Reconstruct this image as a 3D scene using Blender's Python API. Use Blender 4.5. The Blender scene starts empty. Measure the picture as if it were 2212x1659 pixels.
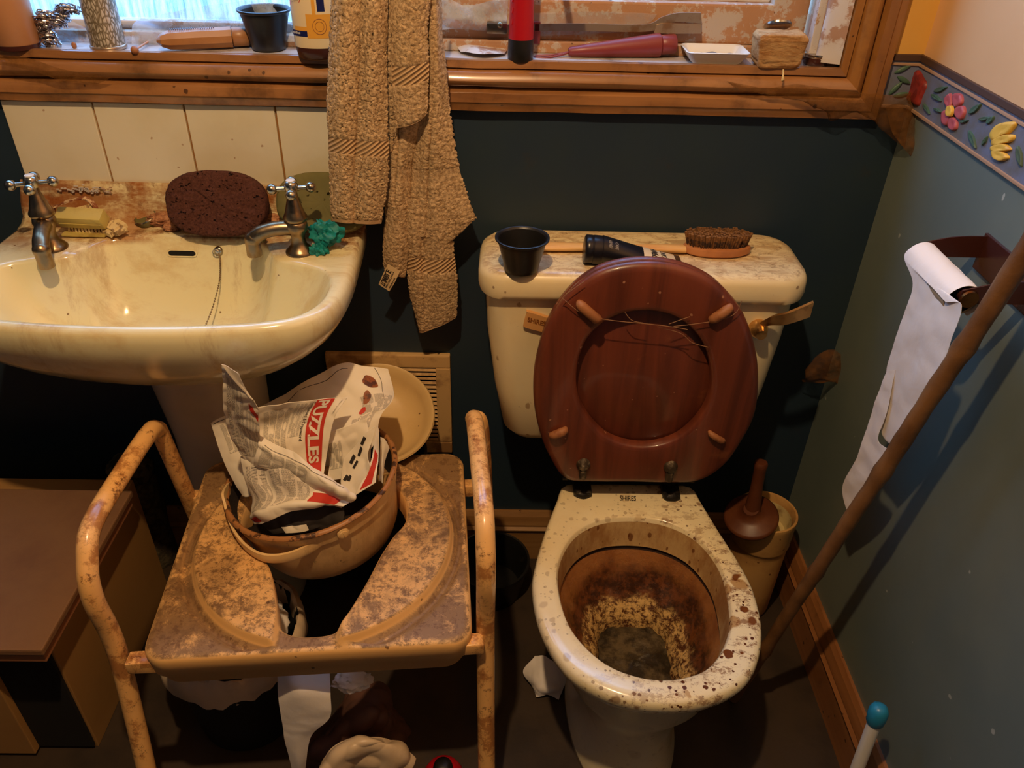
import bpy, bmesh, math, random
from mathutils import Vector, Matrix, noise
random.seed(7)
C = bpy.context.scene.collection
PI = math.pi
V = Vector

# ------------------------------------------------------------------ camera
PITCH, YAW, ROLL, FPX = math.radians(34.9303), math.radians(1.2475), math.radians(-1.654), 1721.3
CAM = V((0, -1.34527, 1.44))
def _axes():
    cy, sy = math.cos(YAW), math.sin(YAW)
    fx = V((cy, -sy, 0)); fw0 = V((sy, cy, 0)); up = V((0, 0, 1))
    fw = fw0*math.cos(PITCH) - up*math.sin(PITCH)
    dn = -(fw0*math.sin(PITCH) + up*math.cos(PITCH))
    a = fx*math.cos(ROLL) + dn*math.sin(ROLL)
    b = -fx*math.sin(ROLL) + dn*math.cos(ROLL)
    return a, b, fw
AX, AD, AF = _axes()
def P(px, py, x=None, y=None, z=None):
    """point of the place seen at a pixel, on the plane x=, y= or z="""
    r = AX*((px-1106)/FPX) + AD*((py-829.5)/FPX) + AF
    if x is not None: t = (x-CAM.x)/r.x
    elif y is not None: t = (y-CAM.y)/r.y
    else: t = (z-CAM.z)/r.z
    return CAM + r*t
cd = bpy.data.cameras.new('camera'); cam = bpy.data.objects.new('camera', cd); C.objects.link(cam)
m = Matrix((AX, -AD, -AF)).transposed().to_4x4(); m.translation = CAM
cam.matrix_world = m
cd.sensor_width = 36; cd.lens = FPX/2212*36; cd.clip_start = .01
bpy.context.scene.camera = cam

# ------------------------------------------------------------------ materials
def lin(r, g, b):
    f = lambda c: (c/255/12.92) if c/255 <= .04045 else ((c/255+.055)/1.055)**2.4
    return (f(r), f(g), f(b), 1)
class NT:
    def __init__(s, name):
        s.m = bpy.data.materials.new(name); s.m.use_nodes = True
        s.t = s.m.node_tree; s.t.nodes.clear()
        s.out = s.t.nodes.new('ShaderNodeOutputMaterial')
        s.tc = s.t.nodes.new('ShaderNodeTexCoord')
        s.co = s.tc.outputs['Object']
    def n(s, typ, **kw):
        nd = s.t.nodes.new('ShaderNode'+typ)
        for k, v in kw.items():
            if hasattr(nd, k) and k not in nd.inputs: setattr(nd, k, v)
            else: s.set(nd.inputs[k], v)
        return nd
    def set(s, inp, v):
        if isinstance(v, bpy.types.NodeSocket): s.t.links.new(v, inp)
        elif isinstance(v, bpy.types.Node): s.t.links.new(v.outputs[0], inp)
        else: inp.default_value = v
    def math(s, op, a, b=0, c=0):
        nd = s.t.nodes.new('ShaderNodeMath'); nd.operation = op
        s.set(nd.inputs[0], a); s.set(nd.inputs[1], b); s.set(nd.inputs[2], c); return nd.outputs[0]
    def mix(s, f, a, b):
        nd = s.t.nodes.new('ShaderNodeMix'); nd.data_type = 'RGBA'
        s.set(nd.inputs[0], f); s.set(nd.inputs[6], a); s.set(nd.inputs[7], b); return nd.outputs[2]
    def ramp(s, f, lo, hi):
        nd = s.t.nodes.new('ShaderNodeMapRange'); nd.interpolation_type = 'SMOOTHSTEP'
        s.set(nd.inputs[0], f); nd.inputs[1].default_value = lo; nd.inputs[2].default_value = hi; return nd.outputs[0]
    def noise(s, sc, det=4, rough=.55, co=None, dist=0):
        nd = s.t.nodes.new('ShaderNodeTexNoise'); s.set(nd.inputs['Vector'], co or s.co)
        nd.inputs['Scale'].default_value = sc; nd.inputs['Detail'].default_value = det
        nd.inputs['Roughness'].default_value = rough; nd.inputs['Distortion'].default_value = dist
        return nd.outputs[0]
    def vor(s, sc, co=None, feature='F1'):
        nd = s.t.nodes.new('ShaderNodeTexVoronoi'); nd.feature = feature
        s.set(nd.inputs['Vector'], co or s.co); nd.inputs['Scale'].default_value = sc; return nd
    def scale(s, vec, co=None, rot=(0, 0, 0), loc=(0, 0, 0)):
        nd = s.t.nodes.new('ShaderNodeMapping'); s.set(nd.inputs[0], co or s.co)
        nd.inputs[3].default_value = vec; nd.inputs[2].default_value = rot; nd.inputs[1].default_value = loc; return nd.outputs[0]
    def spots(s, sc, size, dens=.5, co=None):
        """scattered round flecks: mask 0..1"""
        co = co or s.co
        w = s.n('VectorMath', operation='ADD'); s.set(w.inputs[0], co)
        nz = s.t.nodes.new('ShaderNodeTexNoise'); s.set(nz.inputs['Vector'], co); nz.inputs['Scale'].default_value = sc*1.7
        sb = s.n('VectorMath', operation='SCALE'); s.set(sb.inputs[0], nz.outputs[1]); sb.inputs['Scale'].default_value = .35/sc
        s.set(w.inputs[1], sb.outputs[0])
        v = s.vor(sc, w.outputs[0])
        sep = s.t.nodes.new('ShaderNodeSeparateColor'); s.set(sep.inputs[0], v.outputs['Color'])
        on = s.math('LESS_THAN', sep.outputs[0], dens)
        rad = s.math('MULTIPLY', sep.outputs[1], size)
        m_ = s.math('SUBTRACT', rad, v.outputs['Distance'])
        return s.math('MULTIPLY', s.ramp(m_, 0, size*.25), on)
    def bsdf(s, col, rough=.5, metal=0, bump=None, bstr=.3, bdist=.002, coat=0, spec=.5, **kw):
        b = s.t.nodes.new('ShaderNodeBsdfPrincipled')
        s.set(b.inputs['Base Color'], col); s.set(b.inputs['Roughness'], rough); s.set(b.inputs['Metallic'], metal)
        b.inputs['Coat Weight'].default_value = coat; b.inputs['Specular IOR Level'].default_value = spec
        b.inputs['Coat Roughness'].default_value = .08
        for k, v in kw.items(): s.set(b.inputs[k.replace('_', ' ')], v)
        if bump is not None:
            bn = s.t.nodes.new('ShaderNodeBump'); s.set(bn.inputs['Height'], bump)
            bn.inputs['Strength'].default_value = bstr; bn.inputs['Distance'].default_value = bdist
            s.t.links.new(bn.outputs[0], b.inputs['Normal'])
        s.t.links.new(b.outputs[0], s.out.inputs[0]); s.b = b
        return s.m

def simple(name, rgb, rough=.5, metal=0, dirt=None, dscale=12, lo=.5, hi=.7, amt=.8, bscale=60, bstr=.15, fleck=None, fscale=60, fsize=.3, fdens=.3, coat=0, **kw):
    s = NT(name); c = lin(*rgb)
    if dirt:
        f = s.math('MULTIPLY', s.ramp(s.noise(dscale, 6, .62), lo, hi), amt)
        c = s.mix(f, c, lin(*dirt))
    if fleck:
        c = s.mix(s.math('MULTIPLY', s.spots(fscale, fsize, fdens), .9), c, lin(*fleck))
    return s.bsdf(c, rough, metal, s.noise(bscale, 4), bstr, .002, coat, **kw)

MT = {}
def mats():
    M = MT
    # painted wall, dark blue green with specks
    s = NT('dark_teal_paint'); c = s.mix(s.ramp(s.noise(4, 5), .35, .7), lin(30, 48, 64), lin(36, 53, 62))
    c = s.mix(s.math('MULTIPLY', s.spots(28, .13, .22), .8), c, lin(190, 190, 180))
    c = s.mix(s.math('MULTIPLY', s.ramp(s.noise(9, 8, .7), .62, .75), .5), c, lin(62, 50, 38))
    M['teal'] = s.bsdf(c, .55, 0, s.noise(120, 5), .15, .001)
    s = NT('grey_green_paint'); c = s.mix(s.ramp(s.noise(3, 5), .35, .7), lin(102, 114, 108), lin(114, 124, 114))
    c = s.mix(s.math('MULTIPLY', s.spots(22, .12, .25), .6), c, lin(200, 200, 185))
    c = s.mix(s.math('MULTIPLY', s.ramp(s.noise(14, 8, .75), .66, .76), .6), c, lin(66, 58, 36))
    M['greygreen'] = s.bsdf(c, .42, 0, s.noise(40, 5), .12, .002)
    s = NT('peach_paint'); c = s.mix(s.ramp(s.noise(2.5, 4), .4, .7), lin(222, 178, 128), lin(208, 160, 106))
    c = s.mix(s.math('MULTIPLY', s.spots(30, .16, .25), .8), c, lin(90, 45, 15))
    M['peach'] = s.bsdf(c, .5, 0, s.noise(60, 4), .08, .001)
    s = NT('yellow_paint'); c = s.mix(s.ramp(s.noise(3, 4), .4, .7), lin(222, 172, 84), lin(204, 150, 60))
    c = s.mix(s.math('MULTIPLY', s.spots(45, .2, .35), .85), c, lin(80, 40, 12))
    M['yellow'] = s.bsdf(c, .45, 0, s.noise(60, 4), .08, .001)
    # varnished pine
    def wood(name, c1, c2, sc, axis, rough=.3, coat=.3, dirt=(60, 34, 14), dlo=.55, spk=True, dens=.3):
        s = NT(name); st = [1, 1, 1]; st = [9 if i != axis else .8 for i in range(3)]
        g = s.noise(sc, 6, .6, s.scale(st), .6)
        c = s.mix(s.ramp(g, .3, .7), lin(*c1), lin(*c2))
        c = s.mix(s.math('MULTIPLY', s.ramp(s.noise(10, 7, .65), dlo, dlo+.2), .6), c, lin(*dirt))
        if spk: c = s.mix(s.math('MULTIPLY', s.spots(55, .25, dens), .8), c, lin(50, 26, 10))
        return s.bsdf(c, s.ramp(s.noise(20, 5), -.3, 1.6) if rough is None else rough, 0, g, .12, .002, coat)
    M['pine_x'] = wood('varnished_pine', (162, 113, 68), (128, 86, 48), 3, 0, .3, .3, (52, 32, 16), .48)
    M['pine_z'] = wood('varnished_pine_upright', (164, 112, 56), (132, 86, 42), 3, 2, .3, .3, (56, 34, 16), .5)
    M['skirt_y'] = wood('stained_pine_board', (160, 106, 62), (132, 84, 46), 3, 1)
    M['skirt_x'] = wood('aged_pine_board', (170, 128, 78), (140, 98, 54), 3, 0, .45, .1)
    s = NT('mahogany_wood'); g = s.noise(2.4, 5, .6, s.scale((9, 3, .7)), 1.2)
    c = s.mix(s.ramp(g, .3, .7), lin(122, 60, 38), lin(88, 42, 28))
    c = s.mix(s.math('MULTIPLY', s.spots(70, .22, .22), .7), c, lin(190, 140, 110))
    c = s.mix(s.math('MULTIPLY', s.ramp(s.noise(16, 6, .7), .62, .72), .4), c, lin(140, 84, 50))
    M['mahogany'] = s.bsdf(c, .38, 0, g, .1, .001, .25)
    M['caramel'] = simple('worn_rubber', (160, 104, 64), .6, 0, (120, 60, 30), 60)
    # ceramics
    s = NT('white_tile'); c = s.mix(s.ramp(s.noise(6, 5), .4, .8), lin(222, 214, 190), lin(208, 196, 160))
    c = s.mix(s.math('MULTIPLY', s.spots(60, .2, .15), .6), c, lin(150, 100, 50))
    M['tile'] = s.bsdf(c, .22, 0, s.noise(8, 2), .05, .002, .1)
    M['grout'] = simple('dirty_grout', (150, 104, 50), .9)
    # basin: scum on the deck (z near rim) and brown marks
    s = NT('basin_porcelain')
    sep = s.t.nodes.new('ShaderNodeSeparateXYZ'); s.set(sep.inputs[0], s.tc.outputs['Object'])
    c = lin(232, 222, 176)
    deck = s.math('MULTIPLY', s.ramp(sep.outputs[1], -.17, -.085), s.ramp(sep.outputs[2], .838, .849))   # back deck
    f = s.math('MULTIPLY', s.ramp(s.noise(14, 8, .7), .38, .6), deck)
    c = s.mix(s.math('MULTIPLY', s.ramp(s.noise(7, 8, .7, s.scale((1, 3, 1))), .46, .66), .45), c, lin(196, 156, 90))
    c = s.mix(s.math('MULTIPLY', f, .85), c, lin(172, 120, 72))
    f2 = s.math('MULTIPLY', s.ramp(s.noise(26, 8, .75), .5, .62), deck)
    c = s.mix(s.math('MULTIPLY', f2, .7), c, lin(120, 66, 26))
    up = s.ramp(sep.outputs[1], -.045, -.02)
    c = s.mix(s.math('MULTIPLY', s.math('MULTIPLY', s.ramp(s.noise(9, 6, .7, s.scale((1, 1, 3))), .4, .55), up), .8), c, lin(150, 82, 26))
    c = s.mix(s.math('MULTIPLY', s.spots(34, .12, .3), .8), c, lin(110, 70, 20))
    c = s.mix(s.math('MULTIPLY', s.ramp(s.noise(5, 8, .72, s.scale((2.2, 1, .6))), .54, .68), .5), c, lin(164, 116, 66))
    M['basin'] = s.bsdf(c, .16, 0, s.noise(18, 4), .03, .002, .35)
    s = NT('pedestal_porcelain'); c = s.mix(s.math('MULTIPLY', s.ramp(s.noise(7, 6), .5, .75), .4), lin(232, 220, 190), lin(170, 140, 90))
    M['ped'] = s.bsdf(c, .2, 0, None, coat=.2)
    # toilet porcelain, outside and rim: splashes
    s = NT('splashed_porcelain')
    c = s.mix(s.math('MULTIPLY', s.ramp(s.noise(8, 5), .4, .75), .5), lin(244, 230, 188), lin(226, 200, 148))
    sep = s.t.nodes.new('ShaderNodeSeparateXYZ'); s.set(sep.inputs[0], s.co)
    wt = s.math('ADD', s.math('MULTIPLY', sep.outputs[0], 1.5), s.math('MULTIPLY', sep.outputs[1], -.6))
    wt = s.ramp(wt, -.15, .45); zm = s.ramp(sep.outputs[2], .30, .38)
    for sc, sz, dn, am, cc in ((24, .40, .55, .65, (176, 128, 66)), (44, .42, .42, .95, (112, 62, 28)), (90, .42, .45, 1, (92, 46, 22)), (150, .4, .35, 1, (80, 40, 20)), (30, .46, .30, .9, (126, 76, 38))):
        c = s.mix(s.math('MULTIPLY', s.spots(sc, sz, dn), s.math('MULTIPLY', s.math('MULTIPLY', s.math('ADD', wt, .32), s.math('ADD', s.math('MULTIPLY', zm, .85), .15)), am)), c, lin(*cc))
    wt = s.math('MULTIPLY', wt, s.ramp(sep.outputs[2], .33, .38))
    sm = s.math('MULTIPLY', s.ramp(s.noise(38, 8, .8, s.scale((1, 1.6, 1))), .50, .58), wt)
    c = s.mix(s.math('MULTIPLY', sm, .8), c, lin(128, 72, 34))
    low = s.ramp(sep.outputs[2], .34, .2)
    c = s.mix(s.math('MULTIPLY', low, .0), c, lin(128, 72, 34))
    M['pan'] = s.bsdf(c, .2, 0, s.noise(40, 4), .05, .002, .25)
    s = NT('stained_bowl')
    sep = s.t.nodes.new('ShaderNodeSeparateXYZ'); s.set(sep.inputs[0], s.co)
    zz = s.math('ADD', sep.outputs[2], s.math('MULTIPLY', s.math('SUBTRACT', s.noise(14, 7, .7), .5), .09))
    c = s.mix(s.ramp(s.noise(16, 6, .65), .4, .7), lin(168, 112, 62), lin(134, 80, 40))
    c = s.mix(s.ramp(zz, .305, .27), c, s.mix(s.ramp(s.noise(40, 8, .75), .42, .6), lin(62, 32, 16), lin(120, 68, 34)))
    cr = s.mix(s.ramp(s.noise(75, 9, .85), .45, .56), lin(232, 196, 128), lin(84, 42, 18))
    c = s.mix(s.ramp(zz, .245, .228), c, cr)
    M['bowl'] = s.bsdf(c, s.ramp(s.noise(30, 4), .1, 1.2), 0, s.noise(60, 8, .8), .6, .004, .1)
    s = NT('inner_rim_porcelain')
    c = s.mix(s.math('MULTIPLY', s.ramp(s.noise(12, 7, .7, s.scale((1, 1, .4))), .38, .62), .8), lin(214, 180, 124), lin(160, 108, 58))
    for sc, sz, dn, am in ((50, .3, .4, .8), (100, .36, .4, .8)):
        c = s.mix(s.math('MULTIPLY', s.spots(sc, sz, dn, s.scale((1, 1, .5))), am), c, lin(112, 62, 28))
    M['innerrim'] = s.bsdf(c, .25, 0, None, coat=.2)
    M['slotdark'] = simple('dark_channel', (44, 22, 10), .8)  # dark brown for the channel under the rim
    s = NT('murky_water'); c = s.mix(s.ramp(s.noise(24, 8, .7), .4, .65), lin(40, 34, 24), lin(96, 84, 62))
    M['water'] = s.bsdf(c, .25, 0, s.noise(50, 6), .4, .004)
    # cistern
    s = NT('cistern_porcelain')
    sep = s.t.nodes.new('ShaderNodeSeparateXYZ'); s.set(sep.inputs[0], s.co)
    c = s.mix(s.math('MULTIPLY', s.ramp(s.noise(8, 5), .4, .75), .4), lin(238, 222, 178), lin(218, 190, 136))
    c = s.mix(s.math('MULTIPLY', s.spots(36, .26, .35, s.scale((1, 1, .6))), .6), c, lin(140, 92, 44))
    c = s.mix(s.math('MULTIPLY', s.ramp(s.noise(80, 6, .8), .64, .7), .5), c, lin(120, 78, 40))
    M['cist'] = s.bsdf(c, .25, 0, None, coat=.2)
    s = NT('cistern_lid_porcelain')
    geo = s.t.nodes.new('ShaderNodeNewGeometry'); sp = s.t.nodes.new('ShaderNodeSeparateXYZ'); s.set(sp.inputs[0], geo.outputs['Normal'])
    top = s.ramp(sp.outputs[2], .6, .95)
    c = s.mix(s.math('MULTIPLY', s.ramp(s.noise(8, 5), .4, .75), .4), lin(238, 222, 178), lin(220, 192, 140))
    fld = s.noise(24, 8, .72, s.scale((1, 2.2, 1)), 1.2)
    c = s.mix(s.math('MULTIPLY', s.math('MULTIPLY', s.ramp(fld, .40, .62), top), .55), c, lin(160, 110, 58))
    c = s.mix(s.math('MULTIPLY', s.math('MULTIPLY', s.ramp(s.noise(60, 8, .75), .54, .62), top), .45), c, lin(122, 82, 42))
    c = s.mix(s.math('MULTIPLY', s.spots(50, .2, .3), .7), c, lin(120, 76, 36))
    M['lid'] = s.bsdf(c, .3, 0, fld, .1, .002, .15)
    # commode plastic
    s = NT('dusty_cream_plastic')
    g = s.t.nodes.new('ShaderNodeNewGeometry'); sp = s.t.nodes.new('ShaderNodeSeparateXYZ'); s.set(sp.inputs[0], g.outputs['Normal'])
    top = s.ramp(sp.outputs[2], .55, .85)
    c = lin(232, 182, 114)
    n1 = s.noise(20, 10, .78, None, .4)
    att = s.t.nodes.new('ShaderNodeAttribute'); att.attribute_name = 'flatpart'
    thr = s.math('ADD', n1, s.math('MULTIPLY', att.outputs['Fac'], .12))
    c = s.mix(s.math('MULTIPLY', s.math('MULTIPLY', s.ramp(thr, .46, .60), top), .85), c, lin(122, 92, 60))
    c = s.mix(s.math('MULTIPLY', s.math('MULTIPLY', s.ramp(s.noise(75, 9, .85), .50, .57), top), .8), c, lin(112, 78, 46))
    c = s.mix(s.math('MULTIPLY', s.math('MULTIPLY', s.ramp(s.noise(6, 6, .7), .5, .62), top), .45), c, lin(86, 60, 36))
    c = s.mix(s.math('MULTIPLY', s.spots(60, .2, .3), .8), c, lin(90, 52, 24))
    M['commode'] = s.bsdf(c, .55, 0, n1, .3, .0015)
    s = NT('cream_tube_enamel'); c = s.mix(s.math('MULTIPLY', s.ramp(s.noise(13, 9, .8), .48, .58), .85), lin(242, 188, 116), lin(168, 106, 54))
    c = s.mix(s.math('MULTIPLY', s.ramp(s.noise(34, 9, .85), .56, .62), .85), c, lin(104, 56, 24))
    M['tube'] = s.bsdf(c, .28, 0, s.noise(40, 5), .1, .001, .3)
    s = NT('cream_bucket_plastic'); c = s.mix(s.math('MULTIPLY', s.ramp(s.noise(9, 7, .7, s.scale((1, 1, .5))), .45, .7), .65), lin(236, 200, 140), lin(176, 130, 80))
    c = s.mix(s.math('MULTIPLY', s.ramp(s.noise(60, 8, .8), .6, .68), .8), c, lin(90, 50, 24))
    M['bucket'] = s.bsdf(c, .35, 0, s.noise(40, 5), .1, .001, .1)
    M['bucketin'] = simple('dark_lining', (36, 26, 20), .85, 0, (90, 60, 36), 40, .6, .7, .7, 120, .6)  # dark brown inside of the bucket
    M['bucketrim'] = simple('chipped_rim', (170, 116, 66), .45, 0, (50, 28, 14), 60, .5, .6, .9)
    M['bowlplastic'] = simple('beige_plastic', (216, 184, 126), .35, 0, (160, 112, 60), 6, .5, .8, .5, fleck=(90, 60, 30), fscale=40, fsize=.12, fdens=.3)
    M['chrome'] = simple('tarnished_chrome', (190, 184, 170), .24, 1, (110, 84, 50), 40, .45, .7, .7, 80, .08)
    M['brass'] = simple('worn_brass', (158, 138, 110), .32, 1, (104, 84, 60), 40, .45, .7, .8, 80, .1)
    M['bronze'] = simple('bronze_metal', (150, 96, 50), .3, 1, (80, 44, 24), 30, .45, .65, .8)
    M['copper'] = simple('lever_metal', (224, 176, 112), .25, .9, (110, 66, 34), 30, .45, .65, .8)
    M['black'] = simple('black_plastic', (24, 23, 22), .38, 0, (70, 64, 56), 50, .6, .75, .4)
    M['blackmatte'] = simple('black_board', (14, 12, 11), .9)
    M['hinge'] = simple('corroded_hinge', (26, 22, 18), .5, .3, (90, 80, 62), 90, .55, .7, .6, 150, .5)
    M['hingeboss'] = simple('limescaled_hinge', (70, 58, 44), .55, .4, (140, 124, 100), 90, .5, .65, .8, 150, .6)
    M['white'] = simple('white_plastic', (226, 222, 214), .4, 0, (180, 160, 130), 8, .5, .8, .4)
    M['paper'] = simple('tissue_paper', (238, 230, 222), .9, 0, (214, 200, 180), 10, .5, .8, .3, 90, .25)
    M['card'] = simple('roll_card', (176, 150, 112), .85)
    # newsprint
    def news(name, base, n=58, cols=4, rot=0, ink=(70, 62, 56), amt=.85, cover=(0, 1, 0, 1)):
        s = NT(name); uv = s.scale((1, 1, 1), s.tc.outputs['UV'], (0, 0, rot))
        sp = s.t.nodes.new('ShaderNodeSeparateXYZ'); s.set(sp.inputs[0], uv)
        line = s.math('LESS_THAN', s.math('FRACT', s.math('MULTIPLY', sp.outputs[1], n)), .5)
        colf = s.math('FRACT', s.math('MULTIPLY', sp.outputs[0], cols))
        colm = s.math('MULTIPLY', s.math('GREATER_THAN', colf, .08), s.math('LESS_THAN', colf, .93))
        q = s.n('Combine'+'XYZ'); s.set(q.inputs[0], s.math('MULTIPLY', sp.outputs[0], n*1.6)); s.set(q.inputs[1], s.math('FLOOR', s.math('MULTIPLY', sp.outputs[1], n)))
        w = s.math('GREATER_THAN', s.noise(1.0, 0, .5, q.outputs[0]), .42)
        blk = s.math('GREATER_THAN', s.noise(3.2, 1, .5, s.tc.outputs['UV']), .40)
        mk = s.math('MULTIPLY', s.math('MULTIPLY', line, colm), s.math('MULTIPLY', w, blk))
        c = s.mix(s.ramp(s.noise(9, 5), .4, .8), lin(*base), lin(base[0]-16, base[1]-18, base[2]-24))
        c = s.mix(s.math('MULTIPLY', mk, amt), c, lin(*ink))
        return s.bsdf(c, .85, 0, s.noise(30, 6), .35, .003)
    M['news'] = news('newsprint', (240, 230, 208))
    M['news2'] = news('newsprint_wide', (238, 226, 206), 44, 3, .02)
    M['newsplain'] = simple('blank_newsprint', (242, 232, 210), .85, 0, (222, 208, 182), 9, .4, .8, .5, 30, .3)
    M['red'] = simple('red_ink', (200, 52, 34), .7, 0, (170, 40, 26), 20)
    M['ink'] = simple('black_ink', (42, 36, 32), .8)
    M['foodink'] = simple('photo_print', (150, 84, 40), .6, 0, (70, 34, 24), 60, .45, .6, .9)
    M['inkwhite'] = simple('white_print', (236, 226, 206), .7)
    M['greyprint'] = simple('grey_print', (150, 140, 124), .7)
    # towels
    s = NT('beige_terry'); v = s.vor(260); n = s.noise(190, 4, .7)
    c = s.mix(s.ramp(n, .35, .65), lin(154, 126, 92), lin(214, 184, 144))
    c = s.mix(s.math('MULTIPLY', s.ramp(s.noise(7, 5), .45, .8), .35), c, lin(150, 128, 84))
    M['terry'] = s.bsdf(c, .95, 0, n, .7, .004, spec=.1)
    s = NT('towel_dobby_band'); mp = s.scale((1, 1, 1), None, (0, .6, 0)); sp = s.t.nodes.new('ShaderNodeSeparateXYZ'); s.set(sp.inputs[0], mp)
    ln = s.math('SINE', s.math('MULTIPLY', sp.outputs[2], 1050))
    c = s.mix(s.ramp(ln, -.7, .7), lin(164, 132, 96), lin(206, 174, 134))
    M['band'] = s.bsdf(c, .9, 0, ln, .6, .002, spec=.1)
    M['hem'] = simple('towel_hem', (190, 156, 116), .9, 0, (160, 126, 86), 40, .4, .7, .6, 300, .5)
    M['label'] = simple('woven_label', (214, 186, 140), .8)
    # small stuff
    s = NT('brown_sponge'); v = s.vor(120, s.scale((1, 1, 1.6))); p = s.ramp(s.math('SUBTRACT', s.noise(150, 3, .6, s.scale((1, 1, 1.6))), .5), .10, .20)
    n = s.noise(260, 4, .7)
    c = s.mix(p, s.mix(s.ramp(n, .3, .7), lin(70, 42, 36), lin(94, 60, 50)), lin(26, 14, 12))
    M['sponge'] = s.bsdf(c, .95, 0, s.math('SUBTRACT', s.math('MULTIPLY', n, .4), p), 1, .004, spec=.1)
    s = NT('olive_sponge'); p = s.ramp(s.noise(80, 2, .5), .66, .72); c = s.mix(p, s.mix(s.ramp(s.noise(8, 4), .3, .7), lin(98, 94, 58), lin(120, 112, 74)), lin(34, 30, 18))
    M['olive'] = s.bsdf(c, .9, 0, s.math('SUBTRACT', 1, p), .6, .003, spec=.1)
    M['teal_rubber'] = simple('teal_rubber', (0, 128, 124), .6, 0, (0, 88, 90), 60, .4, .7, .7, 120, .6)
    M['cream'] = simple('yellowed_plastic', (196, 176, 96), .45, 0, (140, 110, 50), 20, .45, .7, .7)
    M['soap'] = simple('cracked_soap', (220, 196, 140), .7, 0, (120, 80, 40), 60, .5, .58, .8, 50, .5)
    M['crumb'] = simple('flaky_crumble', (190, 136, 96), .9, 0, (120, 66, 36), 80, .4, .6, .8, 120, .8)
    M['strap'] = simple('frayed_strap', (130, 70, 36), .8, 0, (214, 186, 150), 70, .5, .58, .9)
    M['bottle_orange'] = simple('orange_plastic', (184, 132, 92), .35, 0, (156, 104, 70), 8, .4, .8, .5)
    M['foil'] = simple('crinkled_foil', (200, 196, 200), .25, 1, (150, 120, 100), 60, .5, .7, .5, 150, .8)
    s = NT('leaf_print_tin'); f = s.vor(240, s.scale((1, 1, .4)), 'DISTANCE_TO_EDGE'); c = s.mix(s.ramp(f.outputs[0], .02, .25), lin(110, 98, 78), lin(186, 178, 166))
    M['tin'] = s.bsdf(c, .35, .2, f.outputs[0], .4, .002)
    s = NT('ribbed_orange'); 
    M['orange_tube'] = simple('dull_orange_plastic', (172, 122, 76), .4, 0, (134, 84, 50), 14, .4, .7, .6)
    M['lotion'] = simple('lotion_white', (226, 206, 168), .35, 0, (200, 176, 130), 10, .5, .8, .4)
    M['navy'] = simple('navy_print', (20, 26, 84), .4)
    M['amber'] = simple('amber_print', (222, 160, 60), .4)
    M['liquid'] = simple('dark_brown_plastic', (66, 34, 28), .25)
    M['redp'] = simple('red_plastic', (176, 22, 34), .3)
    M['maroon'] = simple('maroon_plastic', (128, 50, 50), .4, 0, (160, 110, 110), 14, .55, .8, .5)
    M['navytube'] = simple('navy_plastic', (22, 22, 30), .3)
    M['dish'] = simple('white_dish', (226, 222, 210), .35)
    M['ash'] = simple('grey_residue', (150, 150, 160), .9, 0, (70, 70, 90), 60, .4, .65, .8, 120, .8)
    s = NT('pumice_stone'); n = s.noise(26, 10, .75, s.scale((1, 1, 3))); c = s.mix(s.ramp(n, .4, .62), lin(206, 166, 116), lin(168, 120, 74))
    M['pumice'] = s.bsdf(c, .95, 0, n, 1, .006, spec=.1)
    M['flake'] = simple('peeling_paint', (204, 196, 190), .7, 0, (160, 110, 70), 30, .5, .58, .8, 60, .3)
    s = NT('flaky_frame_paint'); n = s.noise(24, 8, .75); c = s.mix(s.ramp(n, .5, .55), lin(176, 132, 96), lin(186, 172, 158)); c = s.mix(s.math('MULTIPLY', s.spots(70, .3, .4), .8), c, lin(60, 36, 20))
    M['frame'] = s.bsdf(c, .6, 0, n, .4, .003)
    s = NT('pale_frame_paint'); n = s.noise(20, 8, .75); c = s.mix(s.ramp(n, .54, .6), lin(208, 202, 200), lin(176, 136, 96)); c = s.mix(s.math('MULTIPLY', s.spots(60, .25, .5), .8), c, lin(80, 60, 44))
    M['frame2'] = s.bsdf(c, .6, 0, n, .4, .003)
    M['sillpaint'] = simple('dusty_sill_paint', (196, 190, 188), .3, 0, (120, 92, 70), 16, .5, .7, .7, 60, .1, fleck=(50, 34, 26), fscale=50, fsize=.2, fdens=.3)
    M['stay'] = simple('painted_metal', (190, 170, 150), .3, .7, (150, 100, 50), 30, .5, .7, .6)
    M['bristle'] = simple('dark_bristle', (60, 40, 28), .8, 0, (130, 86, 44), 120, .45, .6, .8)
    M['bristletop'] = simple('pale_bristle', (140, 96, 52), .9, 0, (90, 58, 30), 160, .4, .6, .8)  # paler colour for the upper ends of the bristles
    s = NT('pale_wood'); g = s.noise(3, 5, .6, s.scale((1, 10, 10)), .6); c = s.mix(s.ramp(g, .35, .65), lin(232, 186, 118), lin(206, 148, 80))
    M['palewood'] = s.bsdf(c, .5, 0, g, .1, .001)
    M['brushwood'] = simple('brush_wood', (190, 126, 76), .5, 0, (150, 90, 50), 20, .4, .7, .6)
    s = NT('cane_wood'); g = s.noise(3, 5, .6, s.scale((1, 1, 1))); c = s.mix(s.ramp(s.noise(16, 5), .35, .7), lin(132, 92, 54), lin(100, 66, 36))
    M['cane'] = s.bsdf(c, .5, 0, s.noise(30, 6, .7), .4, .004)
    M['holder'] = simple('cream_holder', (206, 160, 96), .4, 0, (140, 88, 44), 10, .42, .7, .7, fleck=(110, 64, 30), fscale=60, fsize=.25, fdens=.35)
    M['holderin'] = simple('pale_liner', (206, 186, 130), .5, 0, (110, 70, 36), 20, .45, .7, .8)
    M['knob'] = simple('brown_plastic', (92, 48, 26), .42, 0, (126, 76, 42), 14, .45, .75, .7)
    M['cabtop'] = simple('brown_cloth_top', (132, 96, 64), .7, 0, (110, 72, 48), 5, .4, .7, .7, 200, .3)
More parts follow.
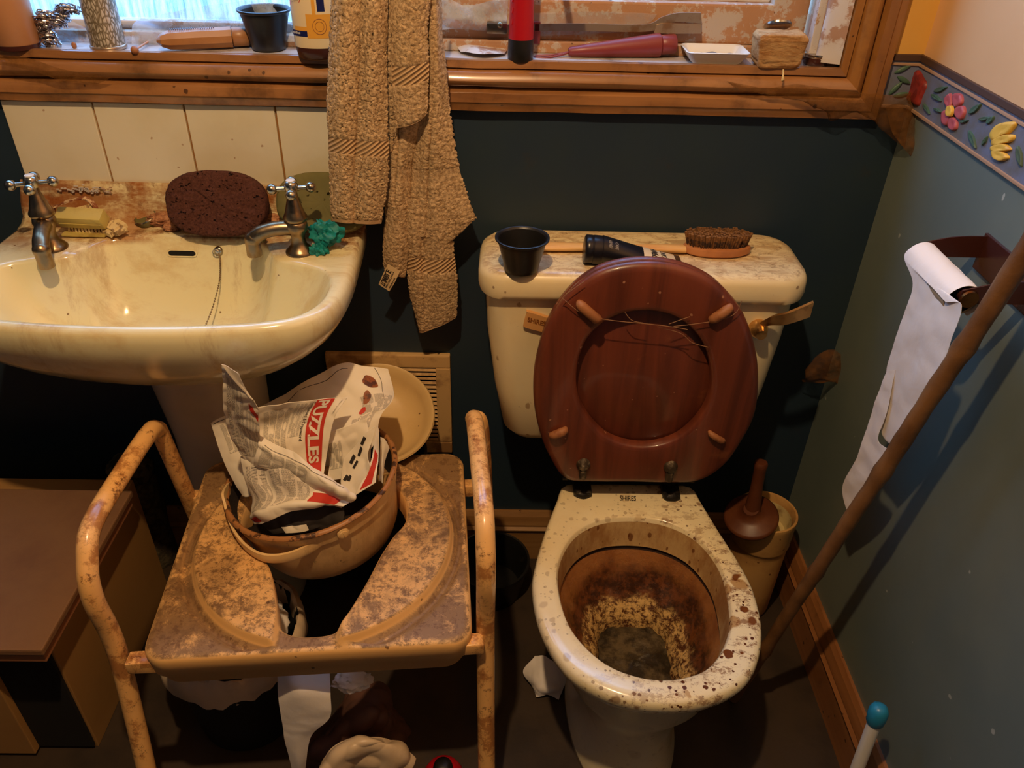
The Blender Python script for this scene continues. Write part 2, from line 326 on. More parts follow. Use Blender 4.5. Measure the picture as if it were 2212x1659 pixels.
    M['cabside'] = simple('cream_board', (170, 128, 74), .5, 0, (140, 98, 54), 5, .5, .8, .5)
    M['cabtrim'] = simple('board_edge', (158, 104, 66), .6)
    M['floor'] = simple('dark_vinyl', (58, 44, 30), .6, 0, (36, 26, 18), 8, .4, .7, .8, 60, .3, fleck=(120, 110, 96), fscale=14, fsize=.06, fdens=.3)
    M['brownbag'] = simple('brown_plastic_bag', (110, 76, 62), .55, 0, (76, 50, 40), 10, .4, .7, .6, 30, .4)
    M['whitebag'] = simple('white_plastic_bag', (220, 196, 164), .35, 0, (170, 140, 100), 12, .45, .7, .5, 30, .3)
    M['knit'] = simple('grey_knit', (96, 84, 60), .95, 0, (50, 40, 28), 60, .4, .6, .8, 140, 1)
    M['blue'] = simple('blue_plastic', (38, 130, 170), .35)
    M['border'] = simple('blue_border_paper', (112, 122, 150), .5, 0, (100, 92, 60), 5, .42, .6, .7, 60, .3)
    M['bordertrim'] = simple('tan_border_line', (176, 140, 110), .5)
    M['bordertop'] = simple('brown_border_line', (78, 54, 40), .6)
    M['leaf'] = simple('green_leaf_relief', (70, 100, 82), .5, 0, (90, 84, 50), 20, .5, .7, .4)
    M['redflower'] = simple('red_flower_relief', (150, 48, 40), .5, 0, (100, 26, 24), 60, .45, .6, .7)
    M['pinkflower'] = simple('pink_flower_relief', (184, 88, 92), .5)
    M['yellowflower'] = simple('yellow_flower_relief', (232, 186, 76), .5, 0, (200, 140, 60), 60, .5, .65, .6)
    M['vent'] = simple('cream_vent_plastic', (206, 168, 112), .5, 0, (120, 80, 44), 14, .5, .68, .8, fleck=(60, 36, 20), fscale=70, fsize=.25, fdens=.3)
    M['dark'] = simple('black_void', (6, 5, 5), .95)
    M['ceil'] = simple('darkened_ceiling', (88, 78, 60), .9)  # unseen ceiling, colour darkened to cut bounced light
    M['badge'] = simple('amber_badge', (206, 152, 92), .4)
    M['badgeink'] = simple('badge_lettering', (130, 74, 26), .5)
    # cobweb: thin dusty film
    def film(name, rgb, dens, rough=.9, sc=40, lo=.35, hi=.65):
        s = NT(name); tr = s.t.nodes.new('ShaderNodeBsdfTransparent'); d = s.t.nodes.new('ShaderNodeBsdfDiffuse')
        d.inputs[0].default_value = lin(*rgb)
        mx = s.t.nodes.new('ShaderNodeMixShader'); f = s.math('ADD', s.math('MULTIPLY', s.ramp(s.noise(sc, 7, .7), lo, hi), dens*.5), dens*.5)
        s.set(mx.inputs[0], f); s.t.links.new(tr.outputs[0], mx.inputs[1]); s.t.links.new(d.outputs[0], mx.inputs[2])
        s.t.links.new(mx.outputs[0], s.out.inputs[0]); return s.m
    M['web'] = film('brown_cobweb', (112, 74, 38), .66, sc=60)
    M['webpale'] = film('pale_cobweb', (190, 200, 214), .34, sc=30)
    M['plastic'] = film('clear_plastic_film', (200, 214, 230), .5, sc=24)
    s = NT('clear_plastic'); g = s.t.nodes.new('ShaderNodeBsdfGlossy'); g.inputs['Roughness'].default_value = .15
    M['hair'] = simple('grey_hair', (150, 110, 80), .5)
    # window glass: obscured, rippled
    s = NT('obscured_glass'); tr = s.t.nodes.new('ShaderNodeBsdfTransparent'); tl = s.t.nodes.new('ShaderNodeBsdfTranslucent')
    n = s.noise(34, 5, .7, s.scale((5, 1, .5)), .4)
    tl.inputs[0].default_value = (.9, .95, 1, 1)
    tr.inputs[0].default_value = (.75, .88, 1, 1)
    g = s.t.nodes.new('ShaderNodeBsdfGlossy'); g.inputs['Roughness'].default_value = .1
    mx = s.t.nodes.new('ShaderNodeMixShader'); s.set(mx.inputs[0], s.math('MULTIPLY', s.ramp(n, .3, .75), .8)); s.t.links.new(tr.outputs[0], mx.inputs[1]); s.t.links.new(tl.outputs[0], mx.inputs[2])
    mx2 = s.t.nodes.new('ShaderNodeMixShader'); mx2.inputs[0].default_value = .06; s.t.links.new(mx.outputs[0], mx2.inputs[1]); s.t.links.new(g.outputs[0], mx2.inputs[2])
    s.t.links.new(mx2.outputs[0], s.out.inputs[0]); M['glass'] = s.m
mats()

# ------------------------------------------------------------------ mesh tools
class MB:
    def __init__(s): s.v = []; s.f = []; s.uv = {}; s.mi = []; s.cur = 0
    def add(s, vs, fs, uvs=None):
        o = len(s.v); s.v += [V(p) for p in vs]
        for i, f in enumerate(fs): s.f.append(tuple(a+o for a in f)); s.mi.append(s.cur)
        if uvs: 
            for i, u in enumerate(uvs): s.uv[o+i] = u
        return s
    def box(s, x0, x1, y0, y1, z0, z1, b=0, M=None):
        bm = bmesh.new(); bmesh.ops.create_cube(bm, size=1)
        for v in bm.verts: v.co = V(((x0+x1)/2+v.co.x*(x1-x0), (y0+y1)/2+v.co.y*(y1-y0), (z0+z1)/2+v.co.z*(z1-z0)))
        if b: bmesh.ops.bevel(bm, geom=bm.edges[:], offset=b, segments=2, affect='EDGES', profile=.6)
        return s.bm(bm, M)
    def bm(s, bm, M=None):
        bm.verts.index_update()
        vs = [(M @ v.co if M else v.co.copy()) for v in bm.verts]; fs = [[v.index for v in f.verts] for f in bm.faces]
        bm.free(); return s.add(vs, fs)
    def sphere(s, c, r, M=None, u=16, v=10):
        bm = bmesh.new(); bmesh.ops.create_uvsphere(bm, u_segments=u, v_segments=v, radius=1)
        r = r if hasattr(r, '__len__') else (r, r, r)
        for q in bm.verts: q.co = V((q.co.x*r[0], q.co.y*r[1], q.co.z*r[2]))
        if M:
            for q in bm.verts: q.co = M @ q.co
        for q in bm.verts: q.co += V(c)
        return s.bm(bm)
    def loft(s, loops, cap0=False, cap1=False, closed=True):
        n = len(loops[0]); o = len(s.v); fs = []
        for L in loops: s.v += [V(p) for p in L]
        for i in range(len(loops)-1):
            for j in range(n if closed else n-1):
                k = (j+1) % n
                s.f.append((o+i*n+j, o+i*n+k, o+(i+1)*n+k, o+(i+1)*n+j)); s.mi.append(s.cur)
        if cap0: s.f.append(tuple(o+j for j in reversed(range(n)))); s.mi.append(s.cur)
        if cap1: s.f.append(tuple(o+(len(loops)-1)*n+j for j in range(n))); s.mi.append(s.cur)
        return s
    def lathe(s, prof, c=(0, 0, 0), axis=(0, 0, 1), n=32, sx=1, sy=1, cap=True):
        """prof: (r, h) pairs along axis"""
        q = V((0, 0, 1)).rotation_difference(V(axis).normalized()).to_matrix(); c = V(c)
        loops = []
        for r, h in prof:
            r = max(r, 1e-5)
            loops.append([c + q @ V((r*sx*math.cos(2*PI*k/n), r*sy*math.sin(2*PI*k/n), h)) for k in range(n)])
        return s.loft(loops, cap and prof[0][0] > 1e-4, cap and prof[-1][0] > 1e-4)
    def tube(s, pts, r, n=10, closed=False, caps=True):
        pts = [V(p) for p in pts]; m_ = len(pts); rs = r if hasattr(r, '__len__') else [r]*m_
        loops = []; up = None
        for i, p in enumerate(pts):
            a = pts[i-1] if (i > 0 or closed) else p; b = pts[(i+1) % m_] if (i < m_-1 or closed) else p
            t = (b-a).normalized()
            if up is None: up = t.orthogonal().normalized()
            up = (up - t*up.dot(t)).normalized(); w = t.cross(up)
            loops.append([p + (up*math.cos(2*PI*k/n) + w*math.sin(2*PI*k/n))*rs[i] for k in range(n)])
        if closed: loops.append(loops[0])
        return s.loft(loops, caps and not closed, caps and not closed)
    def grid(s, G, thick=0, double=False):
        """G[i][j] points -> sheet with uv; thick gives it a back"""
        r, c = len(G), len(G[0]); vs = [G[i][j] for i in range(r) for j in range(c)]
        uv = [(j/(c-1), 1-i/(r-1)) for i in range(r) for j in range(c)]
        fs = [(i*c+j, i*c+j+1, (i+1)*c+j+1, (i+1)*c+j) for i in range(r-1) for j in range(c-1)]
        s.add(vs, fs, uv)
        if thick:
            nr = [[V((0, 0, 0))]*c for _ in range(r)]
            for i in range(r):
                for j in range(c):
                    a = G[min(i+1, r-1)][j]-G[max(i-1, 0)][j]; b = G[i][min(j+1, c-1)]-G[i][max(j-1, 0)]
                    nn = a.cross(b); nr[i][j] = nn.normalized() if nn.length > 1e-12 else V((0, 1, 0))
            bk = [G[i][j]-nr[i][j]*thick*(-1) for i in range(r) for j in range(c)]
            o = len(s.v); s.add(bk, [tuple(reversed(f)) for f in fs], uv)
            b0 = o-r*c
            edge = [(0, j) for j in range(c)] + [(i, c-1) for i in range(1, r)] + [(r-1, j) for j in range(c-2, -1, -1)] + [(i, 0) for i in range(r-2, 0, -1)]
            for k in range(len(edge)):
                a = edge[k]; b = edge[(k+1) % len(edge)]
                ia, ib = a[0]*c+a[1], b[0]*c+b[1]
                s.f.append((b0+ib, b0+ia, o+ia, o+ib)); s.mi.append(s.cur)
        return s
    def build(s, name, mat, parent=None, smooth=True, auto=55, sub=0, disp=None, based=True):
        me = bpy.data.meshes.new(name)
        inv = WM[parent.name].inverted() if parent is not None else Matrix()
        vs = s.v
        if disp: vs = [disp(p) for p in vs]
        org = V((0, 0, 0))
        if parent is None and based:
            org = V(((min(p.x for p in vs)+max(p.x for p in vs))/2, (min(p.y for p in vs)+max(p.y for p in vs))/2, min(p.z for p in vs)))
        me.from_pydata([(inv @ p) - org for p in vs], [], s.f)
        ms = mat if isinstance(mat, (list, tuple)) else [mat]
        for q in ms: me.materials.append(MT[q])
        for i, p in enumerate(me.polygons): p.use_smooth = smooth; p.material_index = min(s.mi[i], len(ms)-1)
        if s.uv:
            L = me.uv_layers.new(name='UVMap')
            for lp in me.loops: L.data[lp.index].uv = s.uv.get(lp.vertex_index, (0, 0))
        me.validate()
        bm = bmesh.new(); bm.from_mesh(me); bmesh.ops.recalc_face_normals(bm, faces=bm.faces[:]); bm.to_mesh(me); bm.free()
        if smooth and auto is not None: me.set_sharp_from_angle(angle=math.radians(auto))
        o = bpy.data.objects.new(name, me); C.objects.link(o)
        if parent is not None: o.parent = parent; WM[o.name] = WM[parent.name]
        else: o.location = org; WM[o.name] = Matrix.Translation(org)
        if sub:
            md = o.modifiers.new('subdivision', 'SUBSURF'); md.levels = md.render_levels = sub
        return o
WM = {}
def thing(name, label, cat, loc, rz=0, group=None):
    o = bpy.data.objects.new(name, None); C.objects.link(o); o.empty_display_size = .05
    o.location = loc; o.rotation_euler = (0, 0, rz)
    WM[o.name] = Matrix.Translation(V(loc)) @ Matrix.Rotation(rz, 4, 'Z')
    o['label'] = label; o['category'] = cat
    if group: o['group'] = group
    return o
def tag(o, label, cat, group=None):
    o['label'] = label; o['category'] = cat
    if group: o['group'] = group
    return o
def struct(o): o['kind'] = 'structure'; return o

def cr(p0, p1, p2, p3, t):
    return .5*((2*p1)+(-p0+p2)*t+(2*p0-5*p1+4*p2-p3)*t*t+(-p0+3*p1-3*p2+p3)*t**3)
def spline(pts, n, closed=False):
    pts = [V(p) for p in pts]; m_ = len(pts); out = []
    seg = m_ if closed else m_-1
    for k in range(n):
        u = k/n*seg if closed else k/(n-1)*seg
        i = min(int(u), seg-1); t = u-i
        g = (lambda a: pts[a % m_]) if closed else (lambda a: pts[max(0, min(m_-1, a))])
        out.append(cr(g(i-1), g(i), g(i+1), g(i+2), t))
    return out
class Surf:
    """smooth sheet through a net of points"""
    def __init__(s, net, wr=0, wsc=20, seed=0, crease=0):
        s.net = [[V(p) for p in r] for r in net]; s.wr = wr; s.wsc = wsc; s.seed = seed; s.crease = crease
    def base(s, u, v):
        R, Cc = len(s.net), len(s.net[0]); a = max(0, min(1, v))*(R-1); i = min(int(a), R-2); t = a-i
        b = max(0, min(1, u))*(Cc-1); j = min(int(b), Cc-2); q = b-j
        cl = lambda x, m_: max(0, min(m_-1, x))
        rows = [cr(*[s.net[cl(i+k, R)][cl(j+l, Cc)] for l in (-1, 0, 1, 2)], q) for k in (-1, 0, 1, 2)]
        return cr(*rows, t)
    def nrm(s, u, v, e=.01):
        a = s.base(min(1, u+e), v)-s.base(max(0, u-e), v); b = s.base(u, min(1, v+e))-s.base(u, max(0, v-e))
        n = a.cross(b); return n.normalized() if n.length > 1e-12 else V((0, -1, 0))
    def __call__(s, u, v, off=0):
        p = s.base(u, v); n = s.nrm(u, v)
        if n.dot(CAM-p) < 0: n = -n
        d = 0
        if s.wr:
            q = p*s.wsc + V((s.seed*7.1, s.seed*3.3, s.seed))
            d = noise.noise(q)*s.wr
            if s.crease: d += (abs(noise.noise(q*.8+V((5, 5, 5))))-.25)*s.crease + (abs(noise.noise(q*2.3))-.25)*s.crease*.5
        return p + n*(d+off)
    def mesh(s, nu, nv, u0=0, u1=1, v0=0, v1=1, off=0):
        return [[s(u0+(u1-u0)*j/(nu-1), v0+(v1-v0)*i/(nv-1), off) for j in range(nu)] for i in range(nv)]
def net(rows): return [[P(a, b, y=c) for a, b, c in r] for r in rows]

def textmesh(txt, size=1, font_bold=0):
    cu = bpy.data.curves.new('t', 'FONT'); cu.body = txt; cu.size = size; cu.offset = font_bold*size; cu.resolution_u = 3
    o = bpy.data.objects.new('t', cu); C.objects.link(o)
    bpy.context.view_layer.update()
    me = bpy.data.meshes.new_from_object(o.evaluated_get(bpy.context.evaluated_depsgraph_get()))
    bpy.data.objects.remove(o); bpy.data.curves.remove(cu)
    bm = bmesh.new(); bm.from_mesh(me); bpy.data.meshes.remove(me)
    bmesh.ops.triangulate(bm, faces=bm.faces[:])
    bmesh.ops.remove_doubles(bm, verts=bm.verts[:], dist=1e-6)
    vs = [v.co.copy() for v in bm.verts]; bm.verts.index_update(); fs = [[v.index for v in f.verts] for f in bm.faces]; bm.free()
    xs = [v.x for v in vs]; ys = [v.y for v in vs]
    w = max(xs)-min(xs); h = max(ys)-min(ys)
    vs = [V(((v.x-min(xs))/w, (v.y-min(ys))/h, 0)) for v in vs]
    return vs, fs, w/h
def letters(txt, fn, name, mat, parent, bold=.02):
    """text mapped by fn(a, b): a 0..1 along the line, b 0..1 up"""
    vs, fs, _ = textmesh(txt, 1, bold)
    mb = MB(); mb.add([fn(v.x, v.y) for v in vs], fs); return mb.build(name, mat, parent, smooth=False)
def nz(p, sc, seed=0): return noise.noise(V(p)*sc + V((seed*3.7, seed*1.3, seed*5.1)))
def wob(amp, sc, seed=0):
    def f(p):
        q = p*sc + V((seed, seed*2, seed*3))
        return p + noise.noise_vector(q)*amp
    return f

# ================================================================== SETTING
XR = .674
def plane_box(name, mat, x0, x1, y0, y1, z0, z1):
    return struct(MB().box(x0, x1, y0, y1, z0, z1).build(name, mat, smooth=False, based=False))
# back wall around the window opening (x -1.25..0.54, z 1.13..2.05)
WX0, WX1, WZ0, WZ1 = -1.25, .545, 1.125, 2.05
mb = MB()
mb.box(-1.5, WX0, 0, .16, 0, 2.45); mb.box(WX1, XR+.1, 0, .16, 0, 1.155); mb.box(WX0, WX1, 0, .16, 0, WZ0)
mb.cur = 1; mb.box(WX1, XR+.1, 0, .16, 1.155, 2.45); mb.box(WX0, WX1, 0, .16, WZ1, 2.45)
struct(mb.build('wall_back', ['teal', 'yellow'], smooth=False, based=False))
mb = MB(); mb.box(XR, XR+.1, -2.3, 0, 0, 1.075); mb.cur = 1; mb.box(XR, XR+.1, -2.3, 0, 1.075, 2.45)
struct(mb.build('wall_right', ['greygreen', 'peach'], smooth=False, based=False))
plane_box('wall_left', 'teal', -1.6, -1.5, -2.3, 0, 0, 2.45)
plane_box('wall_front', 'teal', -1.6, XR+.1, -2.4, -2.3, 0, 2.45)
plane_box('floor', 'floor', -1.6, XR+.1, -2.4, .16, -.05, 0)
plane_box('ceiling', 'ceil', -1.6, XR+.1, -2.4, .16, 2.45, 2.5)

# skirting boards: profile swept along the wall
def sweep(prof, pts_fn, n):
    return [[pts_fn(i, d, p) for (d, p) in prof] for i in range(n)]
sk = [(0, 0), (0, .016), (.085, .016), (.09, .012), (.094, .02), (.10, .022), (.106, .016), (.112, .017), (.135, .012), (.146, .006), (.146, 0)]
mb = MB(); mb.loft([[V((x, -p, d)) for d, p in sk] for x in (-1.5, -.6, XR-.0)], False, False, closed=False)
struct(mb.build('baseboard_back', 'skirt_x', smooth=False, based=False))
mb = MB(); mb.loft([[V((XR-p, y, d)) for d, p in sk] for y in (0, -1.2, -2.3)], False, False, closed=False)
struct(mb.build('baseboard_right', 'skirt_y', smooth=False, based=False))

# window casing (trim_1): moulded architrave along the bottom and up the right
pf = [(.0015, -.001), (.0, .004), (.001, .011), (.012, .013), (.014, .008), (.017, .014), (.022, .021), (.030, .024), (.037, .021), (.041, .014),
      (.043, .009), (.046, .016), (.050, .020), (.064, .021), (.067, .018), (.078, .017), (.080, .012), (.080, 0)]
xi, zi = .541, 1.136
def cas(p0, dx, dz):
    return [V((p0[0]+dx*d, -p, p0[1]+dz*d)) for d, p in pf]
mb = MB()
loops = [cas((-1.4, zi), 0, -1)] + [cas((-1.4+(xi+1.4)*k/30, zi), 0, -1) for k in range(1, 30)] + [cas((xi, zi), 1, -1)]
mb.loft(loops, closed=False)
mb.cur = 1
mb.loft([cas((xi, zi), 1, -1)] + [cas((xi, zi+.9*k/12), 1, 0) for k in range(1, 13)], closed=False)
struct(mb.build('trim_1', ['pine_x', 'pine_z'], auto=40, based=False, disp=wob(.0012, 30)))

# window_1: sill board, frame, sash, glass
w1 = MB().box(WX0, WX1, -.003, .16, 1.118, 1.132, .001).build('window_1', 'sillpaint', smooth=False, based=False); struct(w1)
mb = MB(); mb.box(WX0, .545, .062, .12, 1.132, 1.150, .002); mb.box(.512, .545, .02, .12, 1.132, 2.05, .003)
mb.box(-.275, -.235, .062, .12, 1.132, 2.05, .002)
mb.build('window_frame', 'frame', w1, smooth=False, disp=wob(.0015, 25))
mb = MB(); mb.box(-.235, .475, .074, .11, 1.150, 1.212, .004); mb.box(.440, .500, .074, .11, 1.150, 2.05, .004); mb.box(-.235, -.2, .074, .11, 1.15, 2.05, .003)
mb.build('opening_sash', 'frame', w1, smooth=False, disp=wob(.002, 25))
mb = MB(); mb.box(WX0, -.275, .085, .115, 1.150, 1.163, .003); mb.box(-.2, .44, .094, .112, 1.212, 1.222, .003)
mb.box(.50, .512, .03, .05, 1.135, 2.0, .002)
mb.build('glazing_bead', 'frame2', w1, smooth=False, disp=wob(.0015, 30))
mb = MB(); mb.box(WX0, -.275, .100, .104, 1.15, 2.05); mb.build('fixed_pane', 'glass', w1, smooth=False)
mb = MB(); mb.box(-.2, .44, .100, .104, 1.21, 2.05); mb.build('sash_pane', 'glass', w1, smooth=False)
# peeling paint strips on the right jamb
mb = MB(); g = Surf([[V((.508, .018+.001*k, 2.0)), V((.543, -.004, 2.0))] if False else [V((.5105, .02, z)), V((.5115, .012, z)), V((.540, -.006, z))] for k, z in enumerate((2.0, 1.7, 1.4, 1.25, 1.14))], .002, 40)
mb.grid(g.mesh(8, 60), .0015); mb.build('peeling_paint', 'flake', w1)
mb = MB(); mb.box(WX1-.002, WX1+.03, -.02, .16, 2.05, 2.1); struct(mb.build('trim_2', 'pine_x', smooth=False, based=False))

# relief wall border (trim_3) on right wall and round the corner
def rw(py_, pz, off=.0): return V((XR-off, py_, pz))
b3 = MB(); b3.box(XR-.003, XR, -2.3, -.003, 1.074, 1.157); b3.box(.625, XR, -.003, 0, 1.074, 1.157)
t3 = struct(b3.build('trim_3', 'border', smooth=False, based=False))
mb = MB()
for z, h in ((1.148, .010), ): mb.box(XR-.006, XR-.001, -2.3, -.001, z, z+h, .001); mb.box(.625, XR-.001, -.006, -.001, z, z+h, .001)
mb.build('border_top_line', 'bordertop', t3, smooth=False)
mb = MB()
for z, h in ((1.1405, .004), (1.074, .0045)):
    mb.box(XR-.0055, XR-.001, -2.3, -.001, z, z+h, .0008); mb.box(.625, XR-.001, -.0055, -.001, z, z+h, .0008)
mb.build('border_edge_line', 'bordertrim', t3, smooth=False, disp=wob(.0008, 60))
def relief(polys, name, mat, h=.0045, base=.003, n=40, parent=t3):
    mb = MB()
    for poly in polys:
        pts = [P(a, b, x=XR) for a, b in poly]; pts = spline(pts, n, True)
        c = sum(pts, V((0, 0, 0)))/n
        L = []
        for sc, hh in ((1.0, base-.001), (.97, base+h*.5), (.88, base+h*.9), (.6, base+h), (.2, base+h*.75)):
            L.append([V((XR-hh, (c+(p-c)*sc).y, (c+(p-c)*sc).z)) for p in pts])
        mb.loft(L, False, True)
    return mb.build(name, mat, parent)
zc = lambda a, b: (1700+a/3.318, b/3.318)
relief([[zc(*q) for q in ((955, 500), (905, 580), (850, 620), (826, 660), (850, 700), (900, 725), (960, 760), (985, 700), (1020, 610), (1000, 560))]], 'red_tulip', 'redflower', .006)
relief([[zc(*q) for q in ((1160, 700), (1195, 670), (1210, 740), (1190, 780), (1160, 740))], [zc(*q) for q in ((1225, 670), (1275, 680), (1280, 740), (1235, 770), (1215, 720))],
        [zc(*q) for q in ((1240, 770), (1290, 760), (1300, 810), (1270, 860), (1230, 820))], [zc(*q) for q in ((1200, 840), (1240, 860), (1240, 920), (1210, 935), (1180, 900))],
        [zc(*q) for q in ((1140, 800), (1190, 790), (1200, 840), (1170, 900), (1135, 880))]], 'pink_flower', 'pinkflower', .005)
relief([[zc(*q) for q in ((1190, 765), (1220, 760), (1228, 800), (1210, 838), (1180, 820))]], 'flower_centre', 'yellowflower', .004, .007)
relief([[zc(*q) for q in ((1480, 960), (1540, 890), (1640, 870), (1675, 885), (1620, 955), (1575, 970), (1500, 1020))],
        [zc(*q) for q in ((1500, 1000), (1590, 965), (1655, 970), (1640, 1010), (1580, 1030), (1500, 1050))],
        [zc(*q) for q in ((1490, 1050), (1580, 1030), (1632, 1070), (1580, 1085), (1500, 1090))],
        [zc(*q) for q in ((1495, 1080), (1570, 1085), (1615, 1130), (1560, 1155), (1505, 1130))]], 'yellow_tulip', 'yellowflower', .005)
lv = []
for a, b, ang, ln, wd in [(a_, b_, c_, d_*1.3, e_*1.35) for a_, b_, c_, d_, e_ in ((1120, 640, -20, 80, 26), (1090, 700, 35, 70, 22), (1370, 780, -40, 90, 28), (1440, 850, -10, 70, 22), (1350, 1000, 70, 110, 26), (1480, 860, -45, 60, 24),
                          (1290, 870, -15, 50, 16), (1690, 1120, 80, 120, 30), (1020, 780, 60, 70, 16), (1100, 790, 30, 50, 16), (1440, 1010, -60, 60, 14))]:
    ca, sa = math.cos(math.radians(ang)), math.sin(math.radians(ang))
    lv.append([zc(a+ca*x*ln/2-sa*y*wd/2, b+sa*x*ln/2+ca*y*wd/2) for x, y in ((-1, 0), (-.4, -.9), (.3, -.8), (1, 0), (.3, .8), (-.4, .9))])
for y0 in (-.55, -.75, -.95, -1.15):
    pass
relief(lv, 'leaf', 'leaf', .0035)
# leaf reliefs on the short return by the window
mb = MB()
for x, z, a in ((.645, 1.135, .5), (.652, 1.118, -.4), (.642, 1.105, .9), (.655, 1.095, .2)):
    q = [V((x+math.cos(a)*u*.014-math.sin(a)*v*.004, 0, z+math.sin(a)*u*.014+math.cos(a)*v*.004)) for u, v in ((-1, 0), (-.3, -1), (.5, -.8), (1, 0), (.5, .8), (-.3, 1))]
    q = spline(q, 24, True); c = sum(q, V())/24
    mb.loft([[V(((c+(p-c)*s_).x, -h_, (c+(p-c)*s_).z)) for p in q] for s_, h_ in ((1, .002), (.9, .005), (.5, .006))], False, True)
mb.build('leaf', 'leaf', t3)

# ------------------------------------------------------------------ lights
wd = bpy.data.worlds.new('world'); bpy.context.scene.world = wd; wd.use_nodes = True
bg = wd.node_tree.nodes['Background']; bg.inputs[0].default_value = (.30, .62, 1, 1); bg.inputs[1].default_value = 1.5
def light(name, typ, loc, energy, col, size, rot=(0, 0, 0), sy=None):
    l = bpy.data.lights.new(name, typ); l.energy = energy; l.color = col
    if typ == 'AREA':
        l.size = size
        if sy: l.shape = 'RECTANGLE'; l.size_y = sy
    else: l.shadow_soft_size = size
    o = bpy.data.objects.new(name, l); C.objects.link(o); o.location = loc; o.rotation_euler = rot; return o
light('ceiling_bulb', 'POINT', (-.15, -1.05, 2.28), 70, (1, .655, .345), .022)
light('daylight', 'AREA', (-.35, .45, 1.85), 42, (.42, .64, 1), 1.6, (math.radians(-68), 0, 0), .9)
vs_ = bpy.context.scene.view_settings; vs_.view_transform = 'Standard'; vs_.look = 'None'; vs_.gamma = 1; vs_.exposure = 0; vs_.use_curve_mapping = False
bpy.context.scene.cycles.use_denoising = True
bpy.context.scene.cycles.max_bounces = 8; bpy.context.scene.cycles.transparent_max_bounces = 12
bpy.context.scene.cycles.sample_clamp_indirect = 4

# ================================================================== TILE SPLASHBACK, VENT
t = thing('tile_splashback', 'row of square white tiles on the wall above the basin', 'tiles', (-.52, 0, .91))
MB().box(-.822, -.222, -.003, 0, .9, 1.056).build('grout', 'grout', t, smooth=False)
mb = MB()
for k in range(4): mb.box(-.8215+k*.1495, -.8215+k*.1495+.1462, -.0075, -.001, .905, 1.054, .0015)
mb.build('tile', 'tile', t, smooth=False)

t = thing('wall_vent', 'cream louvred vent grille on the wall between basin and toilet', 'vent', (-.22, 0, .33))
mb = MB(); vx0, vx1, vz0, vz1 = -.345, -.096, .325, .575
for a in ((vx0, vx1, vz1-.03, vz1), (vx0, vx1, vz0, vz0+.03), (vx0, vx0+.03, vz0+.03, vz1-.03), (vx1-.03, vx1, vz0+.03, vz1-.03)):
    mb.box(a[0], a[1], -.014, 0, a[2], a[3], .003)
mb.build('frame', 'vent', t, smooth=False)
MB().box(vx0+.01, vx1-.01, -.003, 0, vz0+.01, vz1-.01).build('backing', 'dark', t, smooth=False)
for k in range(18):
    z = vz0+.034+k*.0105
    M_ = Matrix.Translation(V(((vx0+vx1)/2, -.008, z))) @ Matrix.Rotation(math.radians(-28), 4, 'X')
    MB().box(-.097, .097, -.005, .005, -.0028, .0028, .0006, M_).build('slat', 'vent', t, smooth=False)

# ================================================================== WASHBASIN
BX = -.54
t = thing('washbasin', 'stained white pedestal washbasin under the window', 'washbasin', (BX, 0, 0))
basin = t
N = 128
def polar(loop, c, n=N):
    """resample a closed outline by angle round c (star shaped)"""
    pts = spline(loop, 720, True); out = []
    an = [(math.atan2(p.y-c[1], p.x-c[0]), p) for p in pts]
    an.sort(key=lambda q: q[0]); 
    for k in range(n):
        a = -PI+2*PI*k/n
        lo = None
        for i in range(len(an)):
            if an[i][0] >= a: lo = i; break
        if lo is None: lo = 0
        p, q = an[lo-1], an[lo]
        d = (q[0]-p[0]) % (2*PI); w = ((a-p[0]) % (2*PI))/d if d > 1e-9 else 0
        out.append(p[1].lerp(q[1], min(1, w)))
    return out
bc = (BX, -.22)
def outer(s, ins, z, front=0):
    """basin outline inset by ins, scaled s about the centre"""
    L = [(-.30, -.0), (-.298, -.02), (-.302, -.12), (-.304, -.22), (-.295, -.295), (-.265, -.345), (-.21, -.372), (-.10, -.388), (0, -.392), (.10, -.388), (.21, -.372), (.265, -.345), (.295, -.295), (.304, -.22), (.302, -.12), (.298, -.02), (.30, 0), (.2, 0), (.0, 0), (-.2, 0)]
    pts = polar([V((BX+a, b, 0)) for a, b in L], bc)
    out = []
    for p in pts:
        d = V((p.x-bc[0], p.y-bc[1], 0)); r = d.length
        q = V((bc[0], bc[1], 0)) + d*(s*(r-ins)/r)
        if q.y > -.002: q.y = -.002
        out.append(V((q.x, min(q.y, -.002), z)))
    return out
open_L = [(-.415, -.082), (-.48, -.078), (-.54, -.078), (-.60, -.080), (-.655, -.088), (-.685, -.118), (-.70, -.155), (-.74, -.172), (-.785, -.19), (-.818, -.235), (-.812, -.30), (-.775, -.345), (-.68, -.367), (-.54, -.376), (-.40, -.367), (-.305, -.345), (-.268, -.30), (-.262, -.235), (-.282, -.19), (-.325, -.170), (-.365, -.155), (-.385, -.118)]
op = polar([V((a, b, 0)) for a, b in open_L], bc)
def inner(s, z, cx=BX, cy=-.225, mixc=1):
    return [V((cx+(p.x-bc[0])*s, cy+(p.y-bc[1])*s*(1.0), z)) for p in op]
mb = MB()
loops = [outer(.36, 0, .685), outer(.48, 0, .697), outer(.62, 0, .716), outer(.75, 0, .738), outer(.86, 0, .762), outer(.93, 0, .782), outer(.972, 0, .800), outer(1, 0, .815),
         outer(1.004, 0, .83), outer(1, 0, .842), outer(1, .005, .849), outer(1, .012, .8515)]
o2 = outer(1, .012, .8515)
